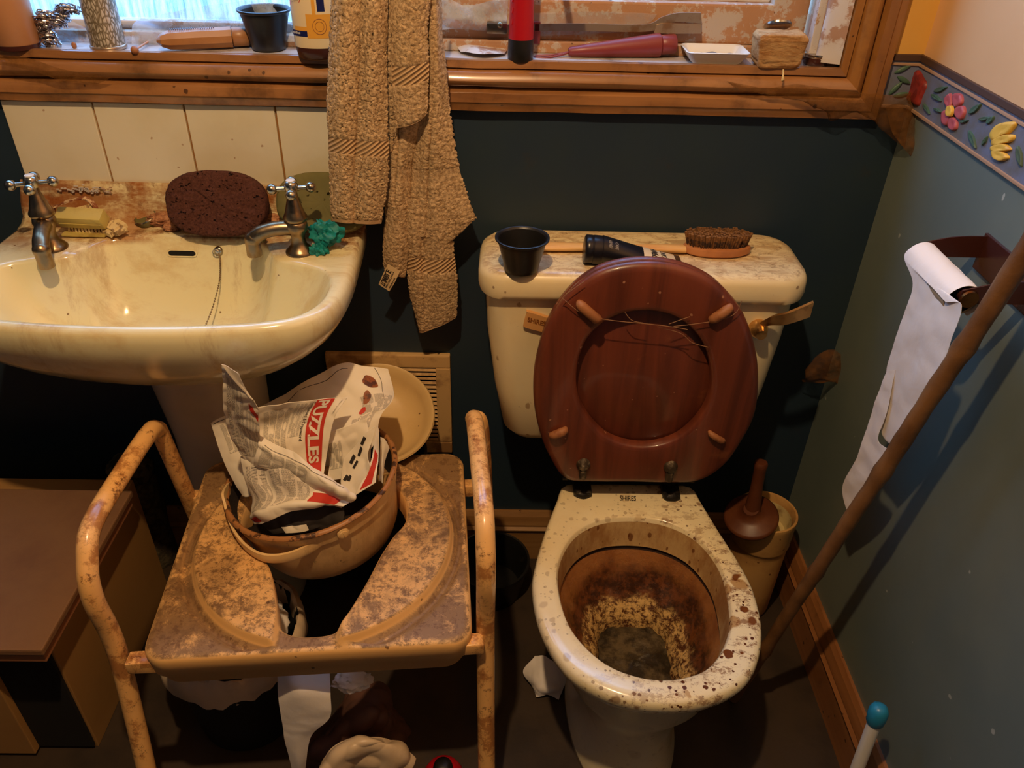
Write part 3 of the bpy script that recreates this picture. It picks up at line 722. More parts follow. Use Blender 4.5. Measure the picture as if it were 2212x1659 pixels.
# top flat to opening
for k in (.35, .7): loops.append([a.lerp(V((b.x, b.y, .8512)), k) for a, b in zip(o2, op)])
loops.append([V((p.x, p.y, .8505)) for p in op])
def ell(rx, ry, z, cx=BX, cy=-.235):
    return [V((cx+rx*math.cos(-PI+2*PI*k/N), cy+ry*math.sin(-PI+2*PI*k/N), z)) for k in range(N)]
for tt, z in ((.02, .846), (.05, .838), (.10, .825), (.18, .80), (.30, .768), (.46, .738), (.64, .722), (.82, .715), (1, .712)):
    e = ell(.12, .045, z)
    loops.append([V((p.x+(q.x-p.x)*tt, p.y+(q.y-p.y)*tt, z)) for p, q in zip(op, e)])
mb.loft(loops, True, True)
mb.build('bowl', 'basin', t, auto=None)
# upstand against the tiles
mb = MB(); prof = [(-.009, .842), (-.009, .921), (-.012, .922), (-.016, .915), (-.019, .895), (-.022, .872), (-.034, .857), (-.05, .851), (-.05, .842)]
xs = [-.842, -.84, -.83, -.7, -.6, -.5, -.4, -.27, -.246, -.242]
mb.loft([[V((x, a*(1 if 0 < i < len(xs)-1 else .9), .842+(b-.842)*(1 if 2 <= i <= len(xs)-3 else (.55 if i in (1, len(xs)-2) else .4)))) for a, b in prof] for i, x in enumerate(xs)], True, True)
mb.build('upstand', 'basin', t, auto=50, disp=wob(.001, 40))
# overflow slot
c0 = P(400, 565, y=-.085); 
mb = MB(); 
ov = [V((c0.x+(.022*math.copysign(1, math.cos(a))*0+.013*(1 if math.cos(a) > 0 else -1)+.0075*math.cos(a)), c0.y-.004, c0.z+.0075*math.sin(a))) for a in [2*PI*k/32 for k in range(32)]]
def onbowl(p, off=.001):
    """back inner slope of bowl near y=-.08"""
    zz = p.z; tb = ((.02, .846), (.05, .838), (.10, .825), (.18, .80), (.30, .768)); 
    tt = .02
    for (a, z0), (b, z1) in zip(tb, tb[1:]):
        if z0 >= zz >= z1: tt = a+(b-a)*(z0-zz)/(z0-z1)
    y0 = -.078; y1 = -.19
    return V((p.x, y0+(y1-y0)*tt-off, zz))
zc_ = .826
def slot(rx, rz, off, zc_=zc_):
    return [onbowl(V((c0.x+(rx-rz)*(1 if math.cos(a) > 0 else -1)+rz*math.cos(a), 0, zc_+rz*.7*math.sin(a))), off) for a in [2*PI*k/40+.01 for k in range(40)]]
mb.loft([slot(.0265, .0085, .0002), slot(.0262, .0082, .0022), slot(.0235, .0062, .0022), slot(.023, .0058, .0006)], False, True)
mb.cur = 1; mb.loft([slot(.0231, .0060, .0012), slot(.001, .0008, .0012)], False, True)
mb.build('overflow_slot', ['basin', 'dark'], t)
# plug chain
cb = P(478, 560, y=-.085)
a0 = onbowl(V((cb.x, 0, .832)), .003)
mb = MB(); mb.lathe([(.0075, 0), (.0075, .002), (.005, .004), (.001, .0045)], a0, (0, -1, .3), 20)
mb.tube([a0+V((.006*math.cos(k*PI/8)-.003, -.005, .006*math.sin(k*PI/8)-.002)) for k in range(16)], .0009, 6, closed=True)
mb.build('chain_stay', 'chrome', t)
ch = spline([a0+V((.001, -.006, -.004)), onbowl(V((cb.x+.002, 0, .815)), .004), V((cb.x+.001, -.120, .785)), V((cb.x-.006, -.165, .752)), V((cb.x-.016, -.21, .730)), V((cb.x-.03, -.24, .719)), V((cb.x-.05, -.25, .7165))], 70)
mb = MB()
for p in ch: mb.sphere(p, .0016, u=8, v=6)
mb.tube(ch, .0005, 5); mb.build('plug_chain', 'brass', t)
# pedestal
mb = MB(); L = []
for z, rx, ry, cy in ((0, .11, .095, -.10), (.02, .11, .095, -.10), (.06, .098, .085, -.095), (.25, .090, .072, -.085), (.45, .092, .074, -.086), (.60, .10, .085, -.10), (.69, .115, .11, -.13)):
    L.append([V((BX-.005+rx*math.copysign(abs(math.cos(a))**.75, math.cos(a)), cy+ry*math.copysign(abs(math.sin(a))**.8, math.sin(a)), z)) for a in [2*PI*k/48 for k in range(48)]])
mb.loft(L, True, True); mb.build('pedestal', 'ped', t)

# taps
def tap(base, sd, hrot, name='tap'):
    b = V(base); d = V((math.cos(sd), math.sin(sd), 0)); 
    tp = MB().lathe([(.0235, 0), (.0235, .004), (.020, .008), (.013, .016), (.011, .028), (.013, .036), (.017, .042), (.0185, .048), (.017, .055), (.0145, .058)], b, (0, 0, 1), 28)
    # spout
    sp = spline([b+V((0, 0, .044)), b+d*.028+V((0, 0, .046)), b+d*.055+V((0, 0, .041)), b+d*.072+V((0, 0, .031))], 14)
    tp.tube(sp, [.0125]*4+[.012]*5+[.0125]*5, 14)
    tp.sphere(b+d*.072+V((0, 0, .030)), .0135)
    tp.lathe([(.0122, 0), (.0118, -.012), (.0125, -.026), (.0115, -.027), (.009, -.024), (.009, -.01)], b+d*.073+V((0, 0, .028)), (0, 0, 1), 20)
    tp = tp.build(name, 'brass', basin)
    MB().lathe([(.0150, .056), (.0190, .060), (.0195, .064), (.016, .071), (.0125, .083), (.0095, .094), (.0085, .097), (.0085, .108)], b, (0, 0, 1), 28).build('bonnet', 'brass', tp)
    h = b+V((0, 0, .112))
    mb = MB().lathe([(.009, -.006), (.0105, -.002), (.0115, .004), (.0105, .008), (.009, .011), (.006, .0125)], h, (0, 0, 1), 24)
    for k in range(4):
        a = hrot+k*PI/2; e = V((math.cos(a), math.sin(a), 0))
        mb.tube([h+e*.008, h+e*.016, h+e*.026], [.0042, .0036, .0042], 12)
        mb.sphere(h+e*.030, .0086)
    mb.build('cross_handle', 'chrome', tp)
    MB().lathe([(.0072, .0118), (.0072, .0135), (.005, .0145)], h, (0, 0, 1), 20).build('index_button', 'white', tp)
tap((-.740, -.130, .850), math.radians(-72), math.radians(20))
tap((-.333, -.128, .850), math.radians(192), math.radians(12))

# ================================================================== TOILET
TX = .25
t = thing('toilet', 'filthy white toilet with raised brown wooden seat beside the right wall', 'toilet', (TX, -.3, 0))
toilet = t
tc = (TX, -.43)
rim = [(-.118, -.19), (-.06, -.185), (0, -.184), (.07, -.185), (.128, -.19), (.142, -.235), (.160, -.31), (.180, -.39), (.188, -.46), (.176, -.545), (.135, -.618), (.07, -.655), (0, -.664), (-.07, -.652), (-.134, -.610), (-.174, -.535), (-.187, -.45), (-.180, -.39), (-.160, -.31), (-.136, -.235)]
hole = [(0, -.280), (.06, -.290), (.110, -.325), (.138, -.385), (.142, -.45), (.128, -.53), (.085, -.595), (.03, -.620), (-.03, -.618), (-.085, -.590), (-.128, -.53), (-.144, -.45), (-.138, -.385), (-.108, -.325), (-.06, -.290)]
ro = polar([V((TX+a, b, 0)) for a, b in rim], tc); ho = polar([V((TX+a, b, 0)) for a, b in hole], tc)
def rl(s, z, cy=None, sy=None, ins=0):
    cy = tc[1] if cy is None else cy; sy = sy or s; out = []
    for p in ro:
        d = V((p.x-tc[0], p.y-tc[1], 0)); r = d.length; d *= (r-ins)/r
        out.append(V((TX+d.x*s, cy+d.y*sy, z)))
    return out
mb = MB()
body = [rl(.56, 0, -.385, .92), rl(.56, .015, -.385, .92), rl(.52, .04, -.385, .88), rl(.48, .12, -.39, .80), rl(.56, .19, -.395, .80), rl(.72, .25, -.405, .88), rl(.84, .315, -.405, .90), rl(.94, .345, -.42, .96), rl(.985, .37, -.428, .99), rl(1.0, .385, -.43, 1), rl(1, .394, ins=.002), rl(1, .399, ins=.006), rl(1, .401, ins=.013)]
o2 = body[-1]
for k in (.3, .65): body.append([a.lerp(V((b.x, b.y, .401)), k) for a, b in zip(o2, ho)])
def hl(s, z, cx=TX, cy=tc[1], sy=None):
    sy = sy or s
    return [V((cx+(p.x-tc[0])*s, cy+(p.y-tc[1])*sy, z)) for p in ho]
body += [hl(1.015, .4005), hl(1.0, .398), hl(.985, .391)]
mb.loft(body, True, False)
mb.build('pan', 'pan', t, auto=None)
mb = MB(); mb.loft([hl(.985, .391), hl(.972, .375), hl(.962, .355), hl(.955, .338), hl(.950, .333)], False, False); mb.build('inner_rim', 'innerrim', t)
mb = MB(); mb.loft([hl(.950, .333), hl(.965, .330), hl(.985, .326), hl(.965, .321)], False, False); mb.build('rim_channel', 'slotdark', t)
mb = MB()
scx, scy = .262, -.43
def sump(rx, ry, z, pw=.55):
    return [V((scx+rx*math.copysign(abs(math.cos(a))**pw, math.cos(a)), scy+ry*math.copysign(abs(math.sin(a))**pw, math.sin(a)), z)) for a in [-PI+2*PI*k/N for k in range(N)]]
b0 = hl(.965, .321); s1 = sump(.066, .078, .19)
L = [b0]
for tt, z in ((.06, .312), (.14, .300), (.26, .282), (.40, .262), (.56, .243), (.72, .228), (.86, .212), (.95, .200), (1, .185)):
    L.append([V((p.x+(q.x-p.x)*tt, p.y+(q.y-p.y)*tt, z)) for p, q in zip(b0, s1)])
L.append(sump(.064, .076, .15)); 
mb.loft(L, False, False)
def bd(p):
    k = max(0, min(1, (.31-p.z)/.06))*.010
    return p + noise.noise_vector(p*45)*k*.6 + noise.noise_vector(p*120)*k*.35
mb.build('bowl_inside', 'bowl', t, disp=bd)
mb = MB(); L = [sump(.066*s_, .078*s_, .178+.004*(1-s_)) for s_ in (1, .8, .6, .4, .2, .02)]
mb.loft(L, False, True); mb.build('murky_water', 'water', t, disp=wob(.004, 50))
# maker's mark on the pan
letters('SHIRES', lambda a, b: P(1339+a*35, 1081-b*11+a*1, z=.4022), 'maker_mark', 'ink', t, .01)

# cistern
ccx = .237
def rrect(x0, x1, y0, y1, z, r, n=8):
    out = []
    for cx, cy, a0 in ((x1-r, y1-r, 0), (x0+r, y1-r, PI/2), (x0+r, y0+r, PI), (x1-r, y0+r, 1.5*PI)):
        for k in range(n+1): a = a0+k*PI/2/n; out.append(V((cx+r*math.cos(a), cy+r*math.sin(a), z)))
    return out
mb = MB(); L = []
for z, x0, x1, yf, r in ((.475, .05, .44, -.12, .03), (.480, .025, .468, -.150, .04), (.50, .012, .480, -.165, .045), (.60, -.006, .492, -.172, .045), (.72, -.020, .500, -.178, .045), (.812, -.024, .504, -.180, .045)):
    L.append(rrect(x0, x1, yf, -.004, z, r))
mb.loft(L, True, True); mb.build('cistern', 'cist', t, auto=50)
mb = MB(); L = []
for z, e, r in ((.800, -.002, .05), (.802, .004, .05), (.812, .0065, .052), (.834, .006, .052), (.843, .002, .05), (.848, -.006, .046), (.8495, -.016, .04), (.8490, -.04, .03)):
    L.append(rrect(-.029-e, .510+e, -.187-e, -.010+min(e, .002)*.5, z, max(.012, r)))
mb.loft(L, True, True); mb.build('cistern_lid', 'lid', t, auto=60, disp=wob(.0015, 12))
# lever
pl = [P(1640, 705, y=-.185), P(1668, 690, y=-.20), P(1700, 684, y=-.205), P(1752, 664, y=-.205)]
mb = MB()
G = Surf([[p+V((0, .000, w)) for w in (-.006-.003*i, .001, .006+.0022*i)] for i, p in enumerate(pl)], 0)
mb.grid(G.mesh(5, 24), .006); mb.lathe([(.016, 0), (.016, .01), (.012, .02), (.009, .028)], P(1636, 706, y=-.178), (0, -1, 0), 20)
mb.build('flush_lever', 'copper', t)
# badge
bpts = [P(a, b, y=-.184) for a, b in ((1141, 672), (1186, 686), (1188, 692), (1179, 716), (1174, 718), (1135, 708), (1131, 702), (1138, 676))]
bpts = spline(bpts, 40, True); bcn = sum(bpts, V())/40
mb = MB().loft([[V((p.x, -.176, p.z)) for p in bpts], [V((p.x, -.184, p.z)) for p in bpts], [V(((bcn+(p-bcn)*.93).x, -.1855, (bcn+(p-bcn)*.93).z)) for p in bpts]], True, True)
bdg = mb.build('maker_badge', 'badge', t, auto=40)
letters('SHIRES', lambda a, b: P(1139+a*39-b*-1.5, 695+a*10-b*10, y=-.1862), 'badge_lettering', 'badgeink', bdg, .03)

# seat and lid, standing up against the cistern
SB = V((.250, -.222, .450)); ST = V((.2285, -.226, .897))
vup = (ST-SB).normalized(); vr = V((1, 0, 0)); vr = (vr-vup*vr.dot(vup)).normalized(); vn = vr.cross(vup)   # points to -y (towards the room)
if vn.y > 0: vn = -vn
SL = (ST-SB).length
so = [(-.128, .006), (0, .0), (.128, .006), (.158, .03), (.184, .085), (.197, .16), (.201, .24), (.190, .33), (.155, .405), (.10, .45), (.04, .465), (0, .467), (-.04, .465), (-.10, .45), (-.152, .405), (-.186, .33), (-.190, .24), (-.187, .16), (-.172, .085), (-.148, .03)]
so = [(a, b*SL/.467) for a, b in so]
scn = (0, .235)
def so_p(L): return polar([V((a, b, 0)) for a, b in L], scn, 160)
outl = so_p(so)
inn = [V((-.002+.118*math.cos(-PI+2*PI*k/160), .228+.136*math.sin(-PI+2*PI*k/160), 0)) for k in range(160)]
def sp3(p, h): return SB + vr*p.x + vup*p.y + vn*h
def sc2(L, e, c=scn):
    out = []
    for p in L:
        d = V((p.x-c[0], p.y-c[1], 0)); r = d.length; out.append(V((c[0], c[1], 0))+d*((r+e)/r))
    return out
def seat_xy(px, py):
    r = P(px, py, y=-.2)-CAM; tt = (SB-CAM).dot(vn)/r.dot(vn); q = CAM+r*tt-SB
    return V((q.dot(vr), q.dot(vup), 0))
so2 = [seat_xy(*q) for q in ((1360, 1028), (1290, 1028), (1222, 1022), (1186, 975), (1163, 915), (1152, 850), (1154, 780), (1170, 715), (1198, 660), (1240, 610), (1290, 577), (1345, 561), (1400, 557), (1455, 563), (1510, 581), (1558, 612), (1598, 662), (1624, 730), (1634, 800), (1628, 875), (1604, 930), (1562, 990), (1508, 1025), (1440, 1030))]
outl = polar(so2, scn, 160)
inn = polar([seat_xy(*q) for q in ((1387, 950), (1310, 930), (1258, 870), (1243, 800), (1262, 725), (1315, 675), (1388, 658), (1460, 674), (1512, 725), (1532, 800), (1518, 870), (1462, 930))], scn, 160)
mb = MB()
mb.loft([[sp3(p, h) for p in sc2(L_, e)] for L_, e, h in ((inn, 0, .002), (outl, -.008, .002), (outl, -.001, .006), (outl, 0, .011), (outl, -.002, .017), (outl, -.007, .0205), (outl, -.014, .022), (inn, .010, .022), (inn, .004, .021), (inn, .0, .018), (inn, 0, .002))])
seat = mb.build('seat', 'mahogany', t, auto=None)
mb = MB(); lo = sc2(outl, -.004)
mb.loft([[sp3(p, h) for p in sc2(lo, e)] for e, h in ((-.006, -.019), (0, -.014), (0, -.004), (-.004, 0))], True, True)
mb.build('lid', 'mahogany', t, auto=50)
for (pa, pb, w) in (((1250, 652), (1294, 690), .0085), ((1577, 660), (1535, 688), .0085), ((1190, 938), (1222, 925), .008), ((1532, 932), (1562, 950), .006)):
    def onseat(px, py, h=.022):
        r = P(px, py, y=-.2)-CAM; o_ = SB+vn*h; tt = (o_-CAM).dot(vn)/r.dot(vn); return CAM+r*tt
    a, b = onseat(*pa), onseat(*pb); e = (b-a).normalized()
    mb = MB().tube([a+vn*-.001, a+e*.002+vn*.004, a+e*.006+vn*.006, (a+b)/2+vn*.0068, b-e*.006+vn*.006, b-e*.002+vn*.004, b-vn*.001], [w*.5, w*.85, w, w, w, w*.85, w*.5], 12)
    mb.build('buffer', 'caramel', seat)
# stray wires and hairs round the seat
mb = MB()
for pts, h in ((((1262, 608), (1218, 640), (1222, 650), (1262, 680), (1320, 692), (1400, 700), (1450, 706), (1485, 712)), .03), (((1455, 705), (1500, 700), (1560, 690), (1590, 675), (1602, 650)), .03), (((1420, 706), (1470, 720), (1495, 740), (1530, 750)), .026), (((1445, 700), (1490, 684)), .027), (((1350, 675), (1365, 692), (1390, 698)), .026)):
    q = spline([onseat(a, b, h) for a, b in pts], 30); mb.tube(q, .0006, 5)
mb.build('stray_wire', 'hair', seat)
# hinges
for px, py in ((1258, 1050), (1447, 1055)):
    b = P(px, py, z=.41); 
    mb = MB().box(b.x-.017, b.x+.017, b.y-.022, b.y+.028, .400, .414, .004)
    mb.box(b.x-.013, b.x+.013, b.y+.006, b.y+.036, .404, .440, .006)
    mb.sphere((b.x, b.y-.016, .404), (.016, .012, .011)); 
    hg = mb.build('hinge', 'hinge', t, disp=wob(.003, 60))
    q = onseat(px+2, py-48, .022)
    MB().lathe([(.013, -.002), (.012, .004), (.008, .008), (.008, .011), (.004, .013)], q, vn, 16).tube([q+V((0, 0, -.01))+vn*.004, q+V((0, 0, -.03))+vn*.004], .007, 10).build('hinge_boss', 'hingeboss', hg, disp=wob(.002, 90))
MB().tube([P(1215, 1030, z=.422), P(1500, 1036, z=.422)], .007, 12).build('hinge_rod', 'hinge', t)

# ================================================================== COMMODE CHAIR
CMX, CMY, CR = -.288, -.393, math.radians(4.5)
t = thing('commode_chair', 'rusty cream metal commode chair with grimy horseshoe plastic seat', 'commode chair', (CMX, CMY, 0), CR)
commode = t
CMM = Matrix.Translation(V((CMX, CMY, 0))) @ Matrix.Rotation(CR, 4, 'Z'); CMI = CMM.inverted()
def cw(x, y, z): return CMM @ V((x, y, z))
SW, SD = .241, .222      # half width, half depth
# keyhole opening, local coordinates
kh = [(.0, .165), (.075, .150), (.125, .095), (.135, .03), (.114, -.01), (.096, -.05), (.079, -.10), (.061, -.145), (.050, -.168), (.038, -.184), (.018, -.190), (-.012, -.190), (-.034, -.184), (-.047, -.172), (-.055, -.14), (-.066, -.10), (-.080, -.06), (-.118, -.01), (-.140, .04), (-.130, .10), (-.08, .150)]
kc = (.01, .0)
NK = 288
khp = polar([V((a, b, 0)) for a, b in kh], kc, NK)
orr = rrect(-SW, SW, -SD, SD, 0, .035, 10)
ocl = polar(orr, kc, NK) if False else None
def ray_rrect(a, hw, hd, r):
    """distance-limited point on rounded rectangle in direction a from kc"""
    lo, hi = 0, 1; d = V((math.cos(a), math.sin(a), 0))
    def inside(p):
        x, y = abs(p.x), abs(p.y)
        if x > hw or y > hd: return False
        if x > hw-r and y > hd-r: return (x-hw+r)**2+(y-hd+r)**2 <= r*r
        return True
    for _ in range(40):
        m_ = (lo+hi)/2
        if inside(V((kc[0], kc[1], 0))+d*m_): lo = m_
        else: hi = m_
    return V((kc[0], kc[1], 0))+d*lo
def smooth(a, b, x):
    t_ = max(0, min(1, (x-a)/(b-a))); return t_*t_*(3-2*t_)
def seat_h(p):
    # pads: ellipse ring minus front channel
    ex, ey = (p.x-.003)/.216, (p.y-.0)/.222
    e = math.sqrt(ex*ex+ey*ey)
    ch = .062+max(0, (-p.y-.15))*.0      # channel half width
    cx = -.004
    fr = smooth(-.02, -.10, p.y)
    inch = 1-smooth(.040, .052, abs(p.x-cx)+ (0.0))
    pad = 1-smooth(.955, .995, e)
    if p.y < 0: pad *= 1-inch*smooth(-.13, -.16, p.y)
    groove = math.exp(-((e-1.04)/.035)**2)*.008
    return .013*pad - groove*(1-inch*(1 if p.y < -.1 else 0)) - .003*inch*smooth(-.17, -.2, p.y), pad
mb = MB(); loops = []; fl = []
NR = 64
outp = [ray_rrect(-PI+2*PI*k/NK, SW-.012, SD-.012, .028) for k in range(NK)]
ZT = .447
def col(pts, hfn, f): loops.append([cw(p.x, p.y, hfn(p)) for p in pts]); fl.extend([f(p) for p in pts])
col([p.lerp(V((kc[0], kc[1], 0)), -.0) for p in khp], lambda p: ZT-.035, lambda p: 0)
col(khp, lambda p: ZT-.012, lambda p: 0)
col([p+(p-V((kc[0], kc[1], 0))).normalized()*.0015 for p in khp], lambda p: ZT-.004+seat_h(p)[0], lambda p: 0)
for i in range(NR+1):
    tt = i/NR
    pts = [(p+(p-V((kc[0], kc[1], 0))).normalized()*.006).lerp(q, tt) for p, q in zip(khp, outp)]
    col(pts, lambda p: ZT+seat_h(p)[0], lambda p: 1-seat_h(p)[1])
for e, dz in ((-.006, -.001), (-.002, -.004), (.0, -.010), (-.002, -.044), (-.008, -.046), (-.011, -.070), (-.015, -.072)):
    col([ray_rrect(-PI+2*PI*k/NK, SW+e, SD+e, .035) for k in range(NK)], lambda p: ZT+dz, lambda p: 0)
mb.loft(loops)
so_ = mb.build('commode_seat', 'commode', t, auto=None)
at_ = so_.data.attributes.new('flatpart', 'FLOAT', 'POINT')
for i, f in enumerate(fl): at_.data[i].value = f
# tubular frames
def zfit(px, py, xl, y): pass
RL, RR = -.268, .258
RZ = .625
def frame(xl, rear, rtop, ftop, foot, name, xf=None, xr=None):
    xf = xl if xf is None else xf; xr = xl if xr is None else xr
    pts = [(xr, rear[0], 0.012), (xr, rear[0]*.6+rtop*.4, RZ*.42), ((xl+xr)/2, rtop+.012, RZ-.06), (xl, rtop-.004, RZ-.018), (xl, rtop-.035, RZ), ((xl+xf)/2, (rtop+ftop)/2, RZ+.002), (xf, ftop+.035, RZ-.003), (xf, ftop-.006, RZ-.03), (xf, ftop-.028, RZ-.085), (xf, ftop*.75+foot*.25, RZ*.62), (xf, foot, .012)]
    MB().tube(spline([cw(*p) for p in pts], 120), .0145, 18).build(name, 'tube', t)
    for y, xx in ((rear[0], xr), (foot, xf)):
        MB().lathe([(.019, 0), (.019, .02), (.016, .03), (.015, .032)], cw(xx, y, 0), (0, 0, 1), 18).build('ferrule', 'black', t)
frame(RL, (.235,), .115, -.155, -.262, 'arm_frame', -.290)
frame(RR, (.20,), .115, -.155, -.262, 'arm_frame', .262, .285)
for sx, xl in ((-1, RL), (1, RR)):
    for y, zz in ((-.198, ZT-.035), (.16, ZT-.04)):
        p0 = cw(xl, y, zz); 
        M_ = CMM
        MB().box(min(xl, sx*SW*.93), max(xl, sx*SW*.93), y-.012, y+.012, zz-.012, zz+.012, .003, M_).build('bracket', 'tube', t, disp=wob(.0015, 60))
    
# ================================================================== COMMODE BUCKET
bcx = V((-.320, -.305, .515)); tilt = Matrix.Rotation(math.radians(-8.5), 3, 'Y') @ Matrix.Rotation(math.radians(2), 3, 'X')
bax = tilt @ V((0, 0, 1)); BR = .1515
t = thing('commode_bucket', 'cream plastic bucket with chipped rim and handle, wedged in the commode seat', 'bucket', (-.31, -.31, .37))
bucket = t
base_c = bcx - bax*.150
mb = MB().lathe([(.001, 0), (.085, 0), (.105, .006), (.119, .018), (.127, .036), (.134, .075), (.139, .118), (.143, .120), (.144, .128), (.1455, .140), (.148, .148)], base_c, bax, 80, cap=False)
mb.build('bucket_wall', 'bucket', t)
MB().lathe([(.1465, .1465), (.1500, .148), (.152, .151), (.150, .1545), (.146, .1555), (.1425, .153), (.141, .149)], base_c, bax, 80, cap=False).build('rim', 'bucketrim', t, disp=wob(.0008, 60))
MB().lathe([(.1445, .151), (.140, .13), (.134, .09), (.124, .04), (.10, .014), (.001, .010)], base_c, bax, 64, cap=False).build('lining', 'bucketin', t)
# bail handle hanging down at the front, with lugs
def brim(ang, r, h):
    q = V((0, 0, 1)).rotation_difference(bax).to_matrix(); return base_c + q @ V((r*math.cos(ang), r*math.sin(ang), h))
lug1 = P(748, 1118, y=-.40)
a1, a2 = math.radians(-60), math.radians(-190)
L1, L2 = brim(a1, .1475, .133), brim(a2, .1475, .133)
MB().lathe([(.010, -.004), (.010, .002), (.0085, .003), (.0075, .003), (.007, .0045), (.004, .005)], L1, (math.cos(a1), math.sin(a1), 0), 20).build('handle_lug', 'bucket', t)
MB().lathe([(.013, -.004), (.013, .003), (.010, .006), (.006, .007)], L2, (math.cos(a2), math.sin(a2), 0), 20).build('handle_lug', 'bucket', t)
hp = [L1+V((.002, -.004, -.002))] + [P(a, b, z=c) for a, b, c in ((722, 1146, .502), (690, 1172, .490), (650, 1194, .480), (608, 1206, .474), (568, 1204, .472), (536, 1186, .473), (512, 1158, .477), (498, 1128, .484), (490, 1098, .492), (486, 1070, .50))] + [L2+V((-.004, 0, -.002))]
hs = spline(hp, 90); mb = MB()
LL = []
for i, p in enumerate(hs):
    tdir = (hs[min(i+1, 89)]-hs[max(i-1, 0)]).normalized(); o = (p-base_c-bax*(p-base_c).dot(bax)).normalized()
    w = .0095 if i > 14 else .006
    LL.append([p+bax*w+o*.0022, p+bax*w*.3+o*.0032, p-bax*w*.6+o*.003, p-bax*w+o*.0015, p-bax*w-o*.002, p+bax*w-o*.002])
mb.loft(LL, True, True); mb.build('bail_handle', 'bucket', t)

# ================================================================== NEWSPAPERS IN THE BUCKET
news_g = 'crumpled newspapers in the bucket'
def paper(rows, label, mat='news', seed=1, wr=.006, cre=.008, nu=60, nv=60, thick=.0007, sc=18):
    s = Surf(net(rows), wr, sc, seed, cre)
    root = thing('newspaper_sheet', label, 'newspaper', s(.5, 1), 0, news_g)
    MB().grid(s.mesh(nu, nv), thick).build('paper', mat, root, auto=None)
    return s, root
def patch(s, root, u0, u1, v0, v1, mat, name='print', off=.0012, n=30):
    MB().grid(s.mesh(n, n, u0, u1, v0, v1, off)).build(name, mat, root)
# back right sheet with food photograph
s, r = paper([[(556, 880, -.20), (640, 838, -.20), (732, 786, -.195), (790, 790, -.19), (838, 797, -.185)],
              [(600, 905, -.24), (690, 862, -.235), (752, 832, -.225), (806, 828, -.215), (849, 845, -.205)],
              [(640, 930, -.27), (705, 905, -.262), (770, 882, -.255), (820, 868, -.245), (846, 868, -.235)],
              [(680, 960, -.29), (725, 945, -.285), (765, 930, -.28), (800, 915, -.272), (822, 900, -.262)],
              [(690, 1010, -.30), (735, 1000, -.30), (775, 985, -.295), (800, 970, -.29), (815, 955, -.28)]],
             'newspaper sheet with a food photograph spread over the back right of the bucket', 'newsplain', 3, .004, .005)
patch(s, r, .54, .95, .40, .62, 'news2', 'text_block')
patch(s, r, .45, .75, .62, .78, 'news2', 'text_block')
def blob(s, cu, cv, ru, rv, rot, mat, name, off=.0016, n=28, seed=0):
    vs = [s(cu, cv, off)]; fs = []
    for k in range(n):
        a = 2*PI*k/n; rr = 1+.06*math.sin(3*a+seed)+.04*math.sin(5*a+seed*2); x, y = ru*rr*math.cos(a), rv*rr*math.sin(a)
        vs.append(s(cu+x*math.cos(rot)-y*math.sin(rot), cv+x*math.sin(rot)+y*math.cos(rot), off))
    fs = [(0, 1+k, 1+(k+1) % n) for k in range(n)]
    return MB().add(vs, fs).build(name, mat, r_cur[0], smooth=False)
r_cur = [r]
blob(s, .72, .24, .075, .085, .3, 'foodink', 'food_photo')
blob(s, .62, .42, .035, .075, .5, 'foodink', 'food_photo', seed=2)
blob(s, .56, .55, .03, .04, .5, 'red', 'red_block', seed=1)
mb = MB(); mb.tube([s(.05+.5*k/12, .10+.02*math.sin(k), .001) for k in range(13)], .0005, 5); mb.tube([s(.83+.02*math.sin(k*.5), .02+.5*k/12, .001) for k in range(13)], .0004, 5); mb.build('rule_line', 'ink', r)
# centre white sheet behind the right folds
s, r = paper([[(700, 935, -.30), (740, 925, -.30), (790, 905, -.29)], [(710, 985, -.31), (750, 975, -.31), (800, 950, -.30)], [(705, 1040, -.33), (745, 1035, -.33), (800, 1030, -.32)]],
             'plain crumpled newspaper piece between puzzle page and right hand folds', 'newsplain', 11, .006, .01, 40, 40)
patch(s, r, .05, .4, .25, .75, 'news', 'text_block')
# back left sheet
s, r = paper([[(455, 914, -.30), (470, 905, -.30), (500, 893, -.295), (530, 885, -.29)],
              [(470, 958, -.31), (490, 952, -.31), (515, 945, -.30), (545, 940, -.295)],
              [(490, 1012, -.325), (508, 1008, -.325), (530, 1000, -.32), (560, 995, -.31)],
              [(524, 1072, -.34), (532, 1074, -.345), (546, 1070, -.345), (580, 1055, -.34)]],
             'newspaper sheet standing against the left rim of the bucket', 'newsplain', 5, .002, .003, 40, 50)
patch(s, r, .30, .9, .12, .5, 'news', 'text_block'); 
mb = MB(); mb.tube([s(.14, .06, .001)] + [s(.14+.03*k/10, .06+.8*k/10, .001) for k in range(11)], .0005, 5); mb.tube([s(.14+.5*k/10, .06, .001) for k in range(11)], .0005, 5); mb.build('rule_line', 'ink', r)
